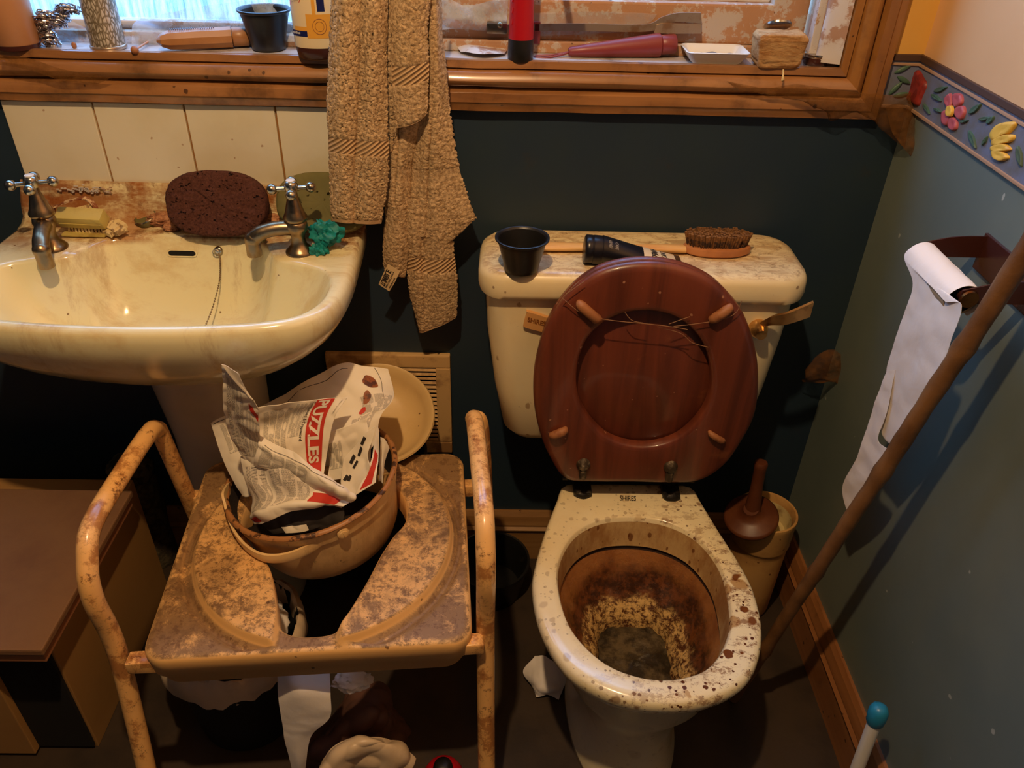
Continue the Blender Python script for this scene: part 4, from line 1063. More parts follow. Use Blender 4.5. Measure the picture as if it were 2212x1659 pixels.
# puzzle page
s, r = paper([[(556, 880, -.345), (620, 868, -.330), (690, 861, -.305), (751, 859, -.292)],
              [(560, 915, -.335), (612, 905, -.325), (668, 898, -.318), (727, 893, -.31)],
              [(562, 955, -.345), (605, 948, -.338), (655, 940, -.330), (714, 936, -.322)],
              [(575, 1000, -.36), (615, 1000, -.352), (655, 996, -.345), (705, 990, -.335)],
              [(590, 1035, -.37), (625, 1035, -.365), (660, 1030, -.36), (699, 1026, -.35)]],
             'newspaper page headed PUZZLES on a red band, in the middle of the bucket', 'newsplain', 2, .003, .007, 70, 70)
patch(s, r, .08, .42, .10, .60, 'news', 'text_block'); patch(s, r, .44, .60, .04, .5, 'news', 'text_block')
def bandfn(a, b):
    """a runs down the page along the red band, b across (0 left, 1 right)"""
    v = .012+.95*a; c = .735+.05*a**.5*.2+.09*a
    if a > .5: c += 0
    w = .096
    return (c-w+2*w*b, v)
G = [[s(*bandfn(i/50, j/10), .0014) for j in range(11)] for i in range(51)]
bnd = MB().grid(G).build('red_band', 'red', r)
letters('PUZZLES', lambda a, b: s(*bandfn(.02+.80*a, .13+.66*b), .0020), 'headline', 'inkwhite', r, .035)
letters('Codeword & Crossword', lambda a, b: s(.60+.012*a+.045*b, .05+.50*a, .0016), 'subheading', 'ink', r, .01)
letters('FREE GAMES', lambda a, b: s(.925-.005*a+.02*b, .05+.2*a, .0016), 'page_line', 'greyprint', r, 0)
mb = MB()
for i in range(3):
    for j in range(4):
        if (i+j) % 2 == 0:
            u, v = .30+j*.045, .62+i*.045; mb.add([s(u, v, .0016), s(u+.04, v, .0016), s(u+.04, v+.04, .0016), s(u, v+.04, .0016)], [(0, 1, 2, 3)])
mb.build('crossword_grid', 'ink', r, smooth=False)
# lower front sheet
s, r = paper([[(522, 985, -.36), (560, 985, -.37), (620, 1000, -.385), (680, 1025, -.39), (750, 1060, -.385)],
              [(530, 1030, -.375), (565, 1040, -.39), (625, 1030, -.40), (690, 1050, -.40), (755, 1070, -.39)],
              [(548, 1080, -.385), (580, 1075, -.41), (630, 1072, -.41), (695, 1072, -.412), (758, 1082, -.40)],
              [(538, 1118, -.40), (565, 1105, -.425), (620, 1092, -.425), (680, 1088, -.425), (740, 1095, -.415)],
              [(549, 1134, -.405), (590, 1122, -.43), (640, 1100, -.425), (690, 1094, -.42), (738, 1100, -.41)]],
             'newspaper sheet folded over at the front of the bucket below the diagonal roll', 'newsplain', 8, .006, .008, 70, 60)
patch(s, r, .08, .30, .12, .70, 'news2', 'text_block'); patch(s, r, .33, .66, .12, .66, 'news2', 'text_block')
patch(s, r, .68, .9, .42, .70, 'red', 'red_block'); patch(s, r, .04, .16, .80, .92, 'red', 'red_block')
# rolled lip of that sheet
pts = [P(a, b, y=c) for a, b, c in ((549, 1130, -.415), (585, 1118, -.43), (620, 1110, -.43), (640, 1120, -.432), (625, 1128, -.43))]
# dark photo print inside, low at the front
s, r = paper([[(560, 1120, -.40), (640, 1105, -.405), (740, 1090, -.40)], [(570, 1135, -.41), (650, 1128, -.415), (745, 1108, -.405)], [(590, 1150, -.415), (660, 1148, -.42), (740, 1125, -.41)]],
             'dark printed newspaper scrap low behind the front rim', 'ink', 14, .008, .012, 40, 30)
patch(s, r, .25, .55, .62, .95, 'newsplain', 'white_margin')
# tall folded sheet at left
s, r = paper([[(478, 790, -.425), (505, 812, -.420), (530, 845, -.410), (559, 884, -.400)],
              [(480, 830, -.412), (508, 850, -.408), (535, 880, -.400), (561, 915, -.392)],
              [(484, 890, -.395), (510, 905, -.392), (537, 925, -.388), (562, 945, -.382)],
              [(502, 950, -.372), (522, 955, -.378), (543, 960, -.380), (561, 968, -.380)],
              [(540, 1002, -.365), (545, 1004, -.37), (550, 1003, -.375), (556, 1000, -.378)]],
             'tall folded newspaper sheet standing up at the left of the bucket', 'newsplain', 4, .004, .010, 50, 70)
patch(s, r, .12, .55, .14, .88, 'news', 'text_block'); patch(s, r, .6, .92, .3, .88, 'news', 'text_block'); patch(s, r, .72, .95, .14, .24, 'red', 'red_block')
s, r = paper([[(478, 787, -.428), (490, 790, -.424), (516, 806, -.420)], [(500, 815, -.420), (512, 822, -.417), (530, 838, -.412)], [(540, 860, -.410), (548, 866, -.408), (558, 882, -.402)]],
             'narrow folded newspaper edge sticking up at the tip of the tall left sheet', 'newsplain', 6, .001, .002, 20, 40)
# diagonal roll
s, r = paper([[(561, 940, -.370), (600, 962, -.38), (638, 978, -.388), (665, 1000, -.395), (712, 1034, -.40), (766, 1070, -.405)],
              [(556, 965, -.385), (596, 990, -.395), (640, 1008, -.402), (680, 1030, -.41), (720, 1052, -.413), (768, 1078, -.41)],
              [(549, 1004, -.380), (590, 1018, -.392), (640, 1035, -.40), (672, 1052, -.405), (716, 1072, -.41), (758, 1086, -.41)]],
             'newspaper folded into a long diagonal roll across the front of the bucket', 'newsplain', 9, .004, .010, 80, 40)
patch(s, r, .05, .52, .38, .9, 'news', 'text_block')
mb = MB(); mb.tube([s(.08+.8*k/20, .3+.02*math.sin(k), .001) for k in range(21)], .0006, 5); mb.build('rule_line', 'greyprint', r)
# right hand folded sheets
s, r = paper([[(742, 990, -.33), (765, 965, -.325), (790, 935, -.32), (814, 918, -.315)],
              [(738, 1025, -.34), (762, 1005, -.338), (785, 975, -.332), (805, 950, -.325)],
              [(739, 1052, -.36), (758, 1038, -.355), (778, 1015, -.35), (795, 985, -.34)],
              [(764, 1072, -.38), (775, 1060, -.375), (788, 1035, -.37), (800, 1005, -.36)]],
             'folded newspaper with black diamond pattern at the right of the bucket', 'newsplain', 10, .002, .004, 40, 40)
r_cur[0] = r
for k, (u, v) in enumerate(((.62, .12), (.32, .22), (.45, .40), (.20, .52), (.55, .25), (.32, .60))):
    q = .09
    MB().add([s(u-q, v, .0016), s(u, v-q*.9, .0016), s(u+q, v+.02, .0016), s(u, v+q, .0016)], [(0, 1, 2, 3)]).build('black_diamond', 'ink', r, smooth=False)
s, r = paper([[(814, 918, -.315), (818, 930, -.318)], [(808, 950, -.33), (818, 975, -.335)], [(800, 1000, -.355), (815, 1010, -.36)], [(766, 1072, -.385), (812, 1042, -.385)]],
             'newspaper fold with a red line, leaning in front of the right hand sheets', 'newsplain', 12, .001, .003, 20, 40)
mb = MB(); mb.grid(s.mesh(4, 20, .25, .75, .45, .95, .001)); mb.build('red_line', 'red', r)
s, r = paper([[(822, 944, -.30), (832, 950, -.30), (841, 968, -.30)], [(820, 985, -.31), (828, 985, -.31), (832, 1000, -.31)], [(818, 1040, -.33), (822, 1040, -.33), (827, 1045, -.33)]],
             'newspaper edge closest to the right rim of the bucket', 'newsplain', 13, .002, .003, 20, 40)

# ================================================================== LARGE BEIGE BOWL BEHIND THE BUCKET
t = thing('plastic_bowl', 'round beige plastic bowl tilted against the vent behind the bucket', 'bowl', (-.23, -.10, .36))
bw = P(816, 892, y=-.122); bx = V((.14, -.48, 1)).normalized()
MB().lathe([(.001, -.050), (.060, -.050), (.082, -.042), (.096, -.018), (.101, -.004), (.107, -.003), (.1095, .001), (.107, .0045), (.101, .002), (.093, -.016), (.077, -.035), (.055, -.043), (.001, -.045)], bw, bx, 72).build('bowl_wall', 'bowlplastic', t)
MB().lathe([(.094, -.026), (.102, -.026), (.1035, -.006), (.099, -.006)], bw, bx, 72, cap=False).build('dark_band', 'black', t)
t2 = thing('dark_bucket', 'dark bucket on the floor behind the commode, carrying the beige bowl', 'bucket', (-.225, -.11, 0))
MB().lathe([(.076, 0), (.078, .01), (.083, .37), (.083, .392), (.078, .392), (.072, .012)], (-.225, -.090, 0), (0, 0, 1), 48).build('bucket_wall', 'black', t2)

# ================================================================== TOWELS
def segs(bands):
    out = []; c = 0
    for b in bands:
        a, e = b[0], b[1]; mi = b[2] if len(b) > 2 else 1
        if a > c: out.append((c, a, 0))
        out.append((a, e, mi)); c = e
    if c < 1: out.append((c, 1, 0))
    return out
def tp(rows, bands, **k):
    mb = k.pop('mb')
    bb = [(a, b, m_) for a, b, m_ in bands]
    s = Surf(net(rows), .004, 14, k.get('seed', 1)); fold = k.get('fold'); pile = k.get('pile', .0015); seed = k.get('seed', 1); nu = k.get('nu', 70); nv = k.get('nv', 200); thick = k.get('thick', .004)
    def pt(u, v):
        p = s(u, v); d = fold(u, v) if fold else 0
        if not any(a <= v <= b for a, b, _ in bb):
            d += noise.noise(p*120+V((seed, 0, 0)))*pile*.45 + noise.noise(p*260+V((0, seed, 0)))*pile + noise.noise(p*520+V((0, seed, 9)))*pile*.7
        else: d -= .001
        return p + V((0, -1, .15))*d
    for a, b, mi in segs(bb):
        n = max(3, int(nv*(b-a))); mb.cur = mi
        mb.grid([[pt(j/(nu-1), a+(b-a)*i/(n-1)) for j in range(nu)] for i in range(n)], thick)
    mb.cur = 0; return s
valley = lambda c, w, d: (lambda u, v: -d*math.exp(-((u-c(v))/w)**2))
mb = MB()
# front left double roll
tp([[(726, -60, -.070), (750, -62, -.088), (782, -62, -.080), (812, -62, -.090), (832, -60, -.075)],
    [(716, 80, -.075), (745, 80, -.092), (777, 80, -.084), (805, 80, -.094), (832, 80, -.078)],
    [(712, 200, -.075), (742, 202, -.092), (775, 204, -.084), (804, 206, -.094), (836, 206, -.078)],
    [(714, 300, -.075), (742, 304, -.090), (772, 308, -.083), (802, 310, -.092), (836, 308, -.077)],
    [(714, 390, -.075), (742, 394, -.090), (768, 396, -.083), (800, 398, -.092), (836, 398, -.077)],
    [(722, 476, -.074), (744, 479, -.088), (770, 481, -.082), (796, 483, -.088), (822, 482, -.076)]],
   [(.585, .66, 1), (.965, 1, 2)], mb=mb, seed=1, nu=80, nv=300, fold=lambda u, v: -.017*math.exp(-((u-(.52-.08*v))/.028)**2))
# narrow edge running down beside it
tp([[(826, -60, -.064), (836, -60, -.072), (848, -60, -.064)], [(830, 100, -.064), (840, 100, -.072), (852, 100, -.064)], [(836, 240, -.064), (846, 240, -.070), (858, 240, -.064)], [(840, 330, -.064), (846, 326, -.066), (856, 300, -.064)]],
   [(.96, 1, 2)], mb=mb, seed=4, nu=20, nv=160)
tag(mb.build('towel', ['terry', 'band', 'hem'], auto=None), 'folded beige towel hanging at the left, straight hem above the basin edge', 'towel', 'towels hanging in front of the window')

t = thing('towel', 'long beige towel hanging in uneven points, with a care label at its lower edge', 'towel', (-.13, -.06, .665), 0, 'towels hanging in front of the window')
mb = MB()
# right hand body: three hanging pleats
tp([[(838, -60, -.050), (870, -60, -.062), (910, -60, -.060), (932, -60, -.074), (944, -60, -.055)],
    [(845, 120, -.052), (880, 120, -.062), (915, 120, -.062), (938, 120, -.076), (958, 120, -.055)],
    [(838, 250, -.052), (870, 252, -.060), (910, 255, -.058), (935, 255, -.074), (972, 250, -.056)],
    [(832, 350, -.052), (862, 352, -.068), (892, 355, -.052), (928, 355, -.070), (988, 350, -.056)],
    [(834, 420, -.052), (858, 425, -.070), (888, 430, -.052), (925, 440, -.066), (1008, 418, -.056)],
    [(838, 480, -.052), (860, 485, -.070), (886, 490, -.054), (925, 510, -.064), (1028, 470, -.054)]],
   [(.62, .70, 0)], mb=mb, seed=2, nu=110, nv=280, fold=lambda u, v: -.020*math.exp(-((u-(.47+.03*v))/.018)**2)*smooth(.25, .4, v)-.012*math.exp(-((u-.74)/.022)**2)-.008*math.exp(-((u-.22)/.03)**2))
# lower right corner, below the flare
tp([[(928, 470, -.062), (960, 470, -.062), (1000, 466, -.058), (1029, 469, -.054)], [(930, 500, -.062), (955, 504, -.062), (985, 498, -.06), (1012, 484, -.056)], [(944, 531, -.060), (950, 530, -.06), (960, 528, -.06), (975, 515, -.058)]],
   [(.9, 1, 2)], mb=mb, seed=9, nu=50, nv=60)
# left tail with label
tp([[(834, 440, -.052), (852, 445, -.070), (866, 445, -.068), (882, 440, -.054)], [(832, 510, -.052), (850, 512, -.069), (864, 514, -.068), (880, 512, -.054)], [(830, 565, -.052), (846, 570, -.066), (860, 574, -.066), (877, 572, -.054)], [(834, 588, -.052), (848, 592, -.062), (860, 596, -.062), (872, 598, -.054)]],
   [(.95, 1, 2)], mb=mb, seed=5, nu=40, nv=140)
# long middle tail
tp([[(872, 430, -.050), (900, 430, -.064), (915, 430, -.056), (945, 430, -.066), (975, 430, -.052)],
    [(876, 520, -.050), (898, 522, -.064), (916, 524, -.056), (950, 526, -.066), (978, 520, -.052)],
    [(886, 610, -.050), (904, 612, -.062), (918, 614, -.055), (952, 616, -.064), (986, 608, -.052)],
    [(898, 670, -.050), (908, 672, -.060), (920, 672, -.055), (955, 668, -.062), (987, 655, -.052)],
    [(911, 718, -.050), (914, 717, -.056), (928, 712, -.055), (958, 700, -.058), (984, 686, -.052)]],
   [(.34, .42, 1), (.955, 1, 2)], mb=mb, seed=6, nu=70, nv=220, fold=lambda u, v: -.016*math.exp(-((u-.40)/.022)**2))
mb.build('towel_body', ['terry', 'band', 'hem'], t)
mb = MB()
tp([[(846, -60, -.082), (880, -60, -.090), (912, -60, -.090), (930, -60, -.082)], [(846, 60, -.082), (870, 62, -.094), (900, 55, -.094), (922, 45, -.084)],
    [(850, 150, -.082), (874, 152, -.094), (902, 146, -.094), (924, 140, -.084)], [(854, 230, -.082), (878, 230, -.092), (904, 222, -.092), (923, 210, -.084)], [(856, 276, -.082), (880, 271, -.088), (904, 260, -.088), (921, 244, -.084)]],
   [(.47, .60, 1), (.95, 1, 2)], mb=mb, seed=7, nu=50, nv=180)
mb.build('folded_corner', ['terry', 'band', 'hem'], t)
s = Surf(net([[(838, 570, -.072), (864, 586, -.072)], [(826, 595, -.071), (852, 611, -.071)], [(818, 614, -.068), (841, 629, -.068)]]), .0006, 60)
lb = MB().grid(s.mesh(12, 16), .0006).build('care_label', 'label', t)
letters('TUMBLE', lambda a, b: s(.10+.38*b, .88-.68*a, .0012), 'label_print', 'ink', lb, .03)
letters('100% COTTON', lambda a, b: s(.54+.10*b, .90-.72*a, .0012), 'label_print', 'ink', lb, .03)
letters('WASH 40', lambda a, b: s(.76+.12*b, .82-.5*a, .0012), 'label_print', 'ink', lb, .03)
t = thing('towel_rail', 'chrome rail fixed across the window above the frame, carrying the two towels', 'towel rail', (-.2, -.07, 1.29))
MB().tube([V((-.62, -.070, 1.30)), V((.10, -.070, 1.30))], .007, 12).build('rail', 'chrome', t)
for x in (-.6, .08): MB().tube([V((x, -.07, 1.30)), V((x, .10, 1.30))], .005, 10).build('bracket', 'chrome', t)

# ================================================================== THINGS ON THE WINDOW SILL
SZ = 1.1325
def sill(px, py): return P(px, py, z=SZ)
p = sill(42, 104)
t = thing('plastic_bottle', 'orange cylindrical plastic bottle leftmost on the window sill', 'bottle', p)
MB().lathe([(.0325, .008), (.034, .010), (.034, .135), (.030, .15), (.012, .158), (.012, .175)], p, (0, 0, 1), 40).build('bottle_wall', 'bottle_orange', t)
MB().lathe([(.028, 0), (.0325, .002), (.033, .009), (.03, .0095)], p, (0, 0, 1), 40).build('bottle_base', 'liquid', t)
MB().lathe([(.014, .17), (.014, .19), (.005, .192)], p, (0, 0, 1), 24).build('cap', 'black', t)
def crumple(c, r, seed, amp, name, mat, label=None, cat=None, group=None, sub=4, freq=3, parent=None, flat=1, sm=True):
    bm = bmesh.new(); bmesh.ops.create_icosphere(bm, subdivisions=sub, radius=1); r = r if hasattr(r, '__len__') else (r, r, r)
    for v in bm.verts:
        d = v.co.normalized(); q = d*freq+V((seed, seed*2.1, seed*.7))
        f = lambda w: noise.voronoi(w)[0][0]-.45
        k = 1+amp*.9*f(q*.8)+amp*.45*f(q*1.9+V((3, 1, 2)))+amp*.2*noise.noise(q*2)
        v.co = V((d.x*r[0]*k, d.y*r[1]*k, max(-r[2]*flat, d.z*r[2]*k)))+V(c)
    o = MB().bm(bm).build(name, mat, parent, smooth=sm)
    if label: tag(o, label, cat, group)
    return o
# tinsel of foil: coiled strands
def foil():
    mb = MB(); q = []
    path = spline([P(112, 104, y=.02), P(108, 85, y=.02), P(95, 60, y=.02), P(100, 35, y=.02), P(118, 55, y=.02), P(130, 45, y=.02), P(140, 22, y=.02), P(158, 25, y=.02)], 60)
    for i, p in enumerate(path):
        for k in range(7):
            a = random.uniform(0, 2*PI); b = random.uniform(-.6, .6); rr = random.uniform(.006, .0125)
            c_ = p+V((random.uniform(-.004, .004), random.uniform(-.006, .006), random.uniform(-.003, .003)))
            ring = [c_+V((rr*math.cos(s_), rr*.8*math.sin(s_)*math.cos(a), rr*.6*math.sin(s_+b))) for s_ in [j*PI/5 for j in range(7)]]
            if min(z.z for z in ring) > SZ: mb.tube(ring, .0012, 4)
    mb.sphere(P(112, 100, y=.02), (.010, .008, .006))
    return mb.build('foil_garland', 'foil')
tag(foil(), 'scrunched silver foil garland between the orange bottle and the leaf-print tin', 'foil')
p = sill(236, 104)
t = thing('spray_tin', 'tall leaf-patterned tin standing on the left of the sill', 'tin', p)
MB().lathe([(.025, .0), (.0265, .002), (.0272, .005), (.0262, .008), (.0262, .150), (.02, .165), (.018, .19)], p, (0, 0, 1), 40).build('can_wall', 'tin', t)
MB().lathe([(.0265, .0), (.0280, .002), (.0280, .005), (.0264, .007)], p, (0, 0, 1), 40).build('base_ring', 'stay', t)
# cotton bud / small ball on wire
p = P(291, 108, z=SZ+.006)
t = thing('bud_stick', 'small round-headed stick poking out beside the orange tube', 'stick', (p.x, p.y, SZ))
MB().tube([p, sill(345, 85)+V((0, 0, .007)), sill(370, 80)+V((0, 0, .010))], .0017, 8).build('stick', 'brushwood', t)
MB().sphere(p, .0062).build('round_head', 'caramel', t)
o = tag(MB().sphere(P(160, 98, z=SZ+.004), (.004, .004, .0055)).build('seed_pod', 'caramel'), 'tiny brown pod lying by the foil garland', 'pod')
# orange squeeze tube lying
a, b = P(338, 88, z=SZ+.016), P(500, 80, z=SZ+.0165)
ax = (b-a).normalized()
t = thing('squeeze_tube', 'dusty orange squeeze tube lying on the left sill before the black pot', 'tube', (a+b)*.5-V((0, 0, .017)))
L = []; q = V((0, 0, 1)).cross(ax).normalized(); up = ax.cross(q).normalized(); 
ln = (b-a).length
for k, (w, hh) in enumerate(((.004, .003), (.012, .010), (.0150, .0145), (.0158, .0155), (.016, .016), (.016, .016), (.0162, .0162))):
    c_ = a+ax*ln*(0, .06, .16, .35, .6, .9, 1)[k]
    L.append([c_+q*w*math.cos(s_)*1.1+up*hh*math.sin(s_) for s_ in [2*PI*j/10+PI/10 for j in range(10)]])
MB().loft(L, True, True).build('tube_body', 'orange_tube', t, auto=25)
MB().lathe([(.0135, 0), (.0145, .001), (.0145, .024), (.012, .026)], b+ax*.001, ax, 24).build('cap', 'orange_tube', t)
mb = MB()
for k in range(26):
    s_ = .18+.62*k/26; c_ = a+ax*ln*s_ + up*.0158+q*(-.001); mb.box(-.0005, .0005, -random.uniform(.002, .006), .004, -.0003, .0008, 0, Matrix.Translation(c_) @ Matrix(((ax.x, q.x, up.x), (ax.y, q.y, up.y), (ax.z, q.z, up.z))).to_4x4())
mb.build('printed_lines', 'liquid', t, smooth=False)
# plastic film / cobweb veils behind
s = Surf(net([[(300, 40, .075), (400, 18, .08), (520, 6, .08), (640, 4, .08)], [(290, 70, .05), (390, 48, .07), (500, 40, .07), (640, 40, .07)], [(285, 100, .03), (350, 95, .05), (480, 85, .055), (640, 90, .05)]]), .012, 20, 3, .01)
tag(MB().grid(s.mesh(60, 30)).build('plastic_film', 'plastic', based=True), 'crumpled clear plastic film behind the orange tube', 'plastic film')
s = Surf(net([[(945, -20, .06), (1000, 10, .068), (1060, 0, .07), (1100, -20, .07)], [(945, 40, .06), (1000, 30, .06), (1050, 40, .065), (1095, 30, .07)], [(945, 68, .045), (990, 62, .055), (1040, 66, .06), (1095, 62, .06)]]), .010, 24, 5, .01)
tag(MB().grid(s.mesh(50, 30)).build('plastic_film', 'plastic', based=True), 'torn plastic film beside the towels at the sash', 'plastic film')
s = Surf(net([[(1150, 28, .071), (1300, 25, .072), (1420, 30, .072)], [(1150, 60, .068), (1280, 56, .07), (1400, 50, .071)], [(1150, 78, .064), (1260, 74, .066), (1340, 70, .069)]]), .003, 30, 6, .003)
tag(MB().grid(s.mesh(50, 20)).build('cobweb', 'webpale', based=True), 'pale dusty cobweb on the sash rail behind the red tube', 'cobweb', 'cobwebs')
s = Surf(net([[(60, 60, .05), (130, 40, .07), (200, 60, .075), (300, 62, .075)], [(70, 90, .03), (140, 80, .05), (220, 85, .055), (300, 85, .05)], [(80, 104, .015), (150, 104, .02), (220, 106, .02), (300, 104, .025)]]), .006, 30, 7, .006)
tag(MB().grid(s.mesh(60, 30)).build('cobweb', 'webpale', based=True), 'grey cobweb spun between foil garland and leaf-print tin', 'cobweb', 'cobwebs')
s = Surf(net([[(0, 118, -.030), (60, 125, -.034), (140, 150, -.034), (240, 168, -.030)], [(0, 140, -.034), (60, 150, -.038), (130, 172, -.036), (210, 182, -.030)]]), .002, 30, 8, .002)
tag(MB().grid(s.mesh(50, 10)).build('cobweb', 'web', based=True), 'brown cobweb strand on the window moulding above the left tap', 'cobweb', 'cobwebs')
s = Surf(net([[(1570, 175, -.022), (1650, 190, -.030), (1720, 182, -.034), (1780, 190, -.034), (1850, 200, -.03), (1930, 205, -.02), (1990, 195, -.01)],
              [(1600, 195, -.028), (1680, 205, -.036), (1740, 215, -.040), (1800, 225, -.042), (1860, 225, -.036), (1930, 235, -.03), (1985, 240, -.02)],
              [(1640, 200, -.028), (1700, 212, -.034), (1770, 232, -.036), (1800, 248, -.036), (1850, 240, -.032), (1925, 270, -.03), (1975, 290, -.02)],
              [(1650, 205, -.024), (1720, 218, -.026), (1790, 242, -.026), (1795, 262, -.026), (1860, 245, -.026), (1940, 310, -.03), (1985, 330, -.03)]]), .004, 30, 9, .004)
tag(MB().grid(s.mesh(90, 30)).build('cobweb', 'web', based=True), 'brown cobweb sheet over the bottom right corner of the window casing', 'cobweb', 'cobwebs')
s = Surf(net([[(1915, 230, -.03), (1950, 225, -.03), (1990, 250, -.02)], [(1925, 280, -.04), (1960, 285, -.05), (1996, 300, -.05)], [(1945, 310, -.05), (1975, 330, -.06), (2000, 340, -.06)], [(1975, 345, -.06), (1982, 360, -.06), (1992, 384, -.06)]]), .005, 30, 10, .006)
tag(MB().grid(s.mesh(40, 60)).build('cobweb', 'web', based=True), 'brown cobweb rag hanging below the flower border in the corner', 'cobweb', 'cobwebs')
s = Surf(net([[(1738, 800, -.03), (1770, 765, -.03), (1800, 755, -.03), (1825, 775, -.03)], [(1740, 815, -.04), (1775, 800, -.05), (1805, 790, -.05), (1835, 800, -.04)], [(1735, 825, -.03), (1780, 822, -.05), (1812, 812, -.05), (1850, 845, -.05)], [(1790, 820, -.04), (1815, 825, -.05), (1835, 850, -.06), (1868, 888, -.07)]]), .005, 30, 12, .008)
tag(MB().grid(s.mesh(40, 40)).build('cobweb', 'web', based=True), 'brown cobweb in the wall corner right of the cistern lever', 'cobweb', 'cobwebs')
# small black plant pots: one on the sill, one on the cistern
def pot(c, rt, rb, h, label, name='plant_pot'):
    c = V(c); t = thing(name, label, 'pot', c, 0, 'small black plastic pots')
    MB().lathe([(.001, 0), (rb*.9, 0), (rb, .002), (rb*1.02, h*.16), (rt*.90, h*.80), (rt*.93, h*.84), (rt*.94, h*.93), (rt*.90, h*.93), (rt*.86, h*.8), (rb*.92, h*.08), (.001, .003)], c, (0, 0, 1), 48).build('pot_wall', 'black', t)
    MB().lathe([(rt*.93, h*.93), (rt*1.0, h*.925), (rt*1.04, h*.95), (rt*1.04, h*.985), (rt*1.0, h), (rt*.95, h*.985), (rt*.90, h*.93)], c, (0, 0, 1), 48, cap=False).build('rolled_rim', 'black', t)
pot(sill(582, 106), .041, .027, .062, 'black plastic pot on the sill left of the lotion bottle')
pot(P(1126, 582, z=.8505), .042, .028, .058, 'black plastic pot standing on the left of the cistern lid')
# lotion bottle
p = V((-.292, -.012, SZ)); 
t = thing('lotion_bottle', 'white lotion bottle with navy and amber label, half behind the towels', 'bottle', p)
RX, RY = .034, .022
def bl(prof, name, mat):
    return MB().lathe(prof, p, (0, 0, 1), 48, 1, RY/RX).build(name, mat, t)
bl([(.026, 0), (.031, .003), (.0335, .014), (.034, .02)], 'tinted_base', 'liquid')
bl([(.0342, .019), (.0348, .022), (.0348, .15), (.030, .165), (.012, .172), (.012, .19)], 'bottle_wall', 'lotion')
def onb(a, z, off=.0007):   # angle from -y, positive to +x
    return p+V(((.0348+off)*math.sin(a), -(.0348+off)*RY/RX*math.cos(a), z))
def bp(a0, a1, z0, z1, name, mat, off=.0006):
    G = [[onb(a0+(a1-a0)*j/10, z1+(z0-z1)*i/4, off) for j in range(11)] for i in range(5)]
    MB().grid(G).build(name, mat, t)
bp(-1.35, -.25, .036, .044, 'navy_band', 'navy'); bp(-.95, -.25, .044, .050, 'amber_block', 'amber')
bp(-.25, 1.0, .034, .068, 'amber_panel', 'amber', .0005); bp(.05, .20, .068, .15, 'amber_stripe', 'amber'); bp(.28, .62, .072, .15, 'navy_stripe', 'navy')
letters('only 500 ml', lambda a, b: onb(-1.22+.62*a, .038+.0045*b, .0012), 'volume_print', 'inkwhite', t, .03)
mb = MB()
mb.tube([onb(.32+.30*math.cos(k*PI/12), .051+.011*math.sin(k*PI/12), .001) for k in range(24)], .0004, 5, closed=True)
mb.tube([onb(.32+.19*math.cos(k*PI/12), .051+.007*math.sin(k*PI/12), .001) for k in range(24)], .0003, 5, closed=True)
mb.build('round_seal', 'caramel', t)
for i, w in enumerate(('Fast', 'absorbing', 'protection', 'for all', 'the family')):
    letters(w, lambda a, b, i=i: onb(-1.05+.46*a+.02*i, .100-.0045*i+.003*b+.004*a, .001), 'small_print', 'greyprint', t, .01)
MB().tube([onb(-.48+.10*math.sin(k/8*PI), .106-.022*k/8, .001) for k in range(9)], .0005, 5).build('red_arc', 'red', t)
MB().tube([onb(-1.16-.0*k+.08*(k/8)**2, .100-.022*k/8, .001) for k in range(9)], .0004, 5).build('red_arc', 'red', t)
# scrap of paper
s = Surf([[P(a, b, z=SZ+c) for a, b, c in r_] for r_ in ([(978, 86, .008), (1030, 92, .004), (1092, 100, .006)], [(985, 98, .006), (1030, 102, .010), (1095, 108, .004)], [(995, 112, .003), (1040, 117, .007), (1090, 117, .003)])], .0015, 40, 2)
tag(MB().grid(s.mesh(30, 16), .0006).build('paper_scrap', 'flake'), 'curled scrap of peeling paint left of the red tube on the sill', 'scrap')
# red and black tube standing
p = sill(1124, 131)
t = thing('hair_tube', 'red bottle standing on its black cap right of the towels', 'bottle', p)
MB().lathe([(.0185, 0), (.0205, .003), (.0208, .020), (.0200, .034)], p, (0, 0, 1), 36).build('cap', 'black', t)
MB().lathe([(.0198, .034), (.0192, .06), (.0185, .10), (.0190, .15), (.019, .17), (.01, .175)], p, (0, 0, 1), 36).build('bottle_wall', 'redp', t)
mb = MB()
for k in range(5): mb.tube([p+V((-.015+.0015*math.sin(j), -.0125-.001*0, .056+k*.016+j*.004)) for j in range(3)], .0016, 6)
mb.build('embossed_mark', 'redp', t)
# window stay
t = thing('window_stay', 'metal casement stay lying along the bottom of the opening sash', 'window stay', P(1300, 75, y=.06))
s = Surf(net([[(1090, 52, .062), (1250, 50, .062), (1390, 52, .062), (1430, 36, .061), (1465, 27, .060), (1514, 27, .060)], [(1090, 66, .062), (1250, 66, .062), (1395, 67, .062), (1436, 52, .061), (1468, 46, .060), (1514, 50, .060)]]))
MB().grid(s.mesh(60, 6), .004).build('bar', 'stay', t)
s = Surf(net([[(1418, 54, .058), (1440, 50, .058), (1514, 52, .058)], [(1412, 70, .057), (1440, 72, .057), (1514, 72, .057)]]))
MB().grid(s.mesh(20, 6), .003).build('handle_plate', 'stay', t)
mb = MB(); c_ = P(1080, 58, y=.060); mb.box(c_.x-.022, c_.x+.012, c_.y-.008, c_.y+.012, c_.z-.010, c_.z+.007, .003); mb.sphere(c_+V((0, -.008, .004)), .005); mb.build('pivot', 'brass', t)
c_ = P(1160, 52, y=.062); MB().box(c_.x-.006, c_.x+.006, c_.y-.004, c_.y+.006, c_.z-.03, c_.z+.004, .002).build('peg', 'maroon', t)
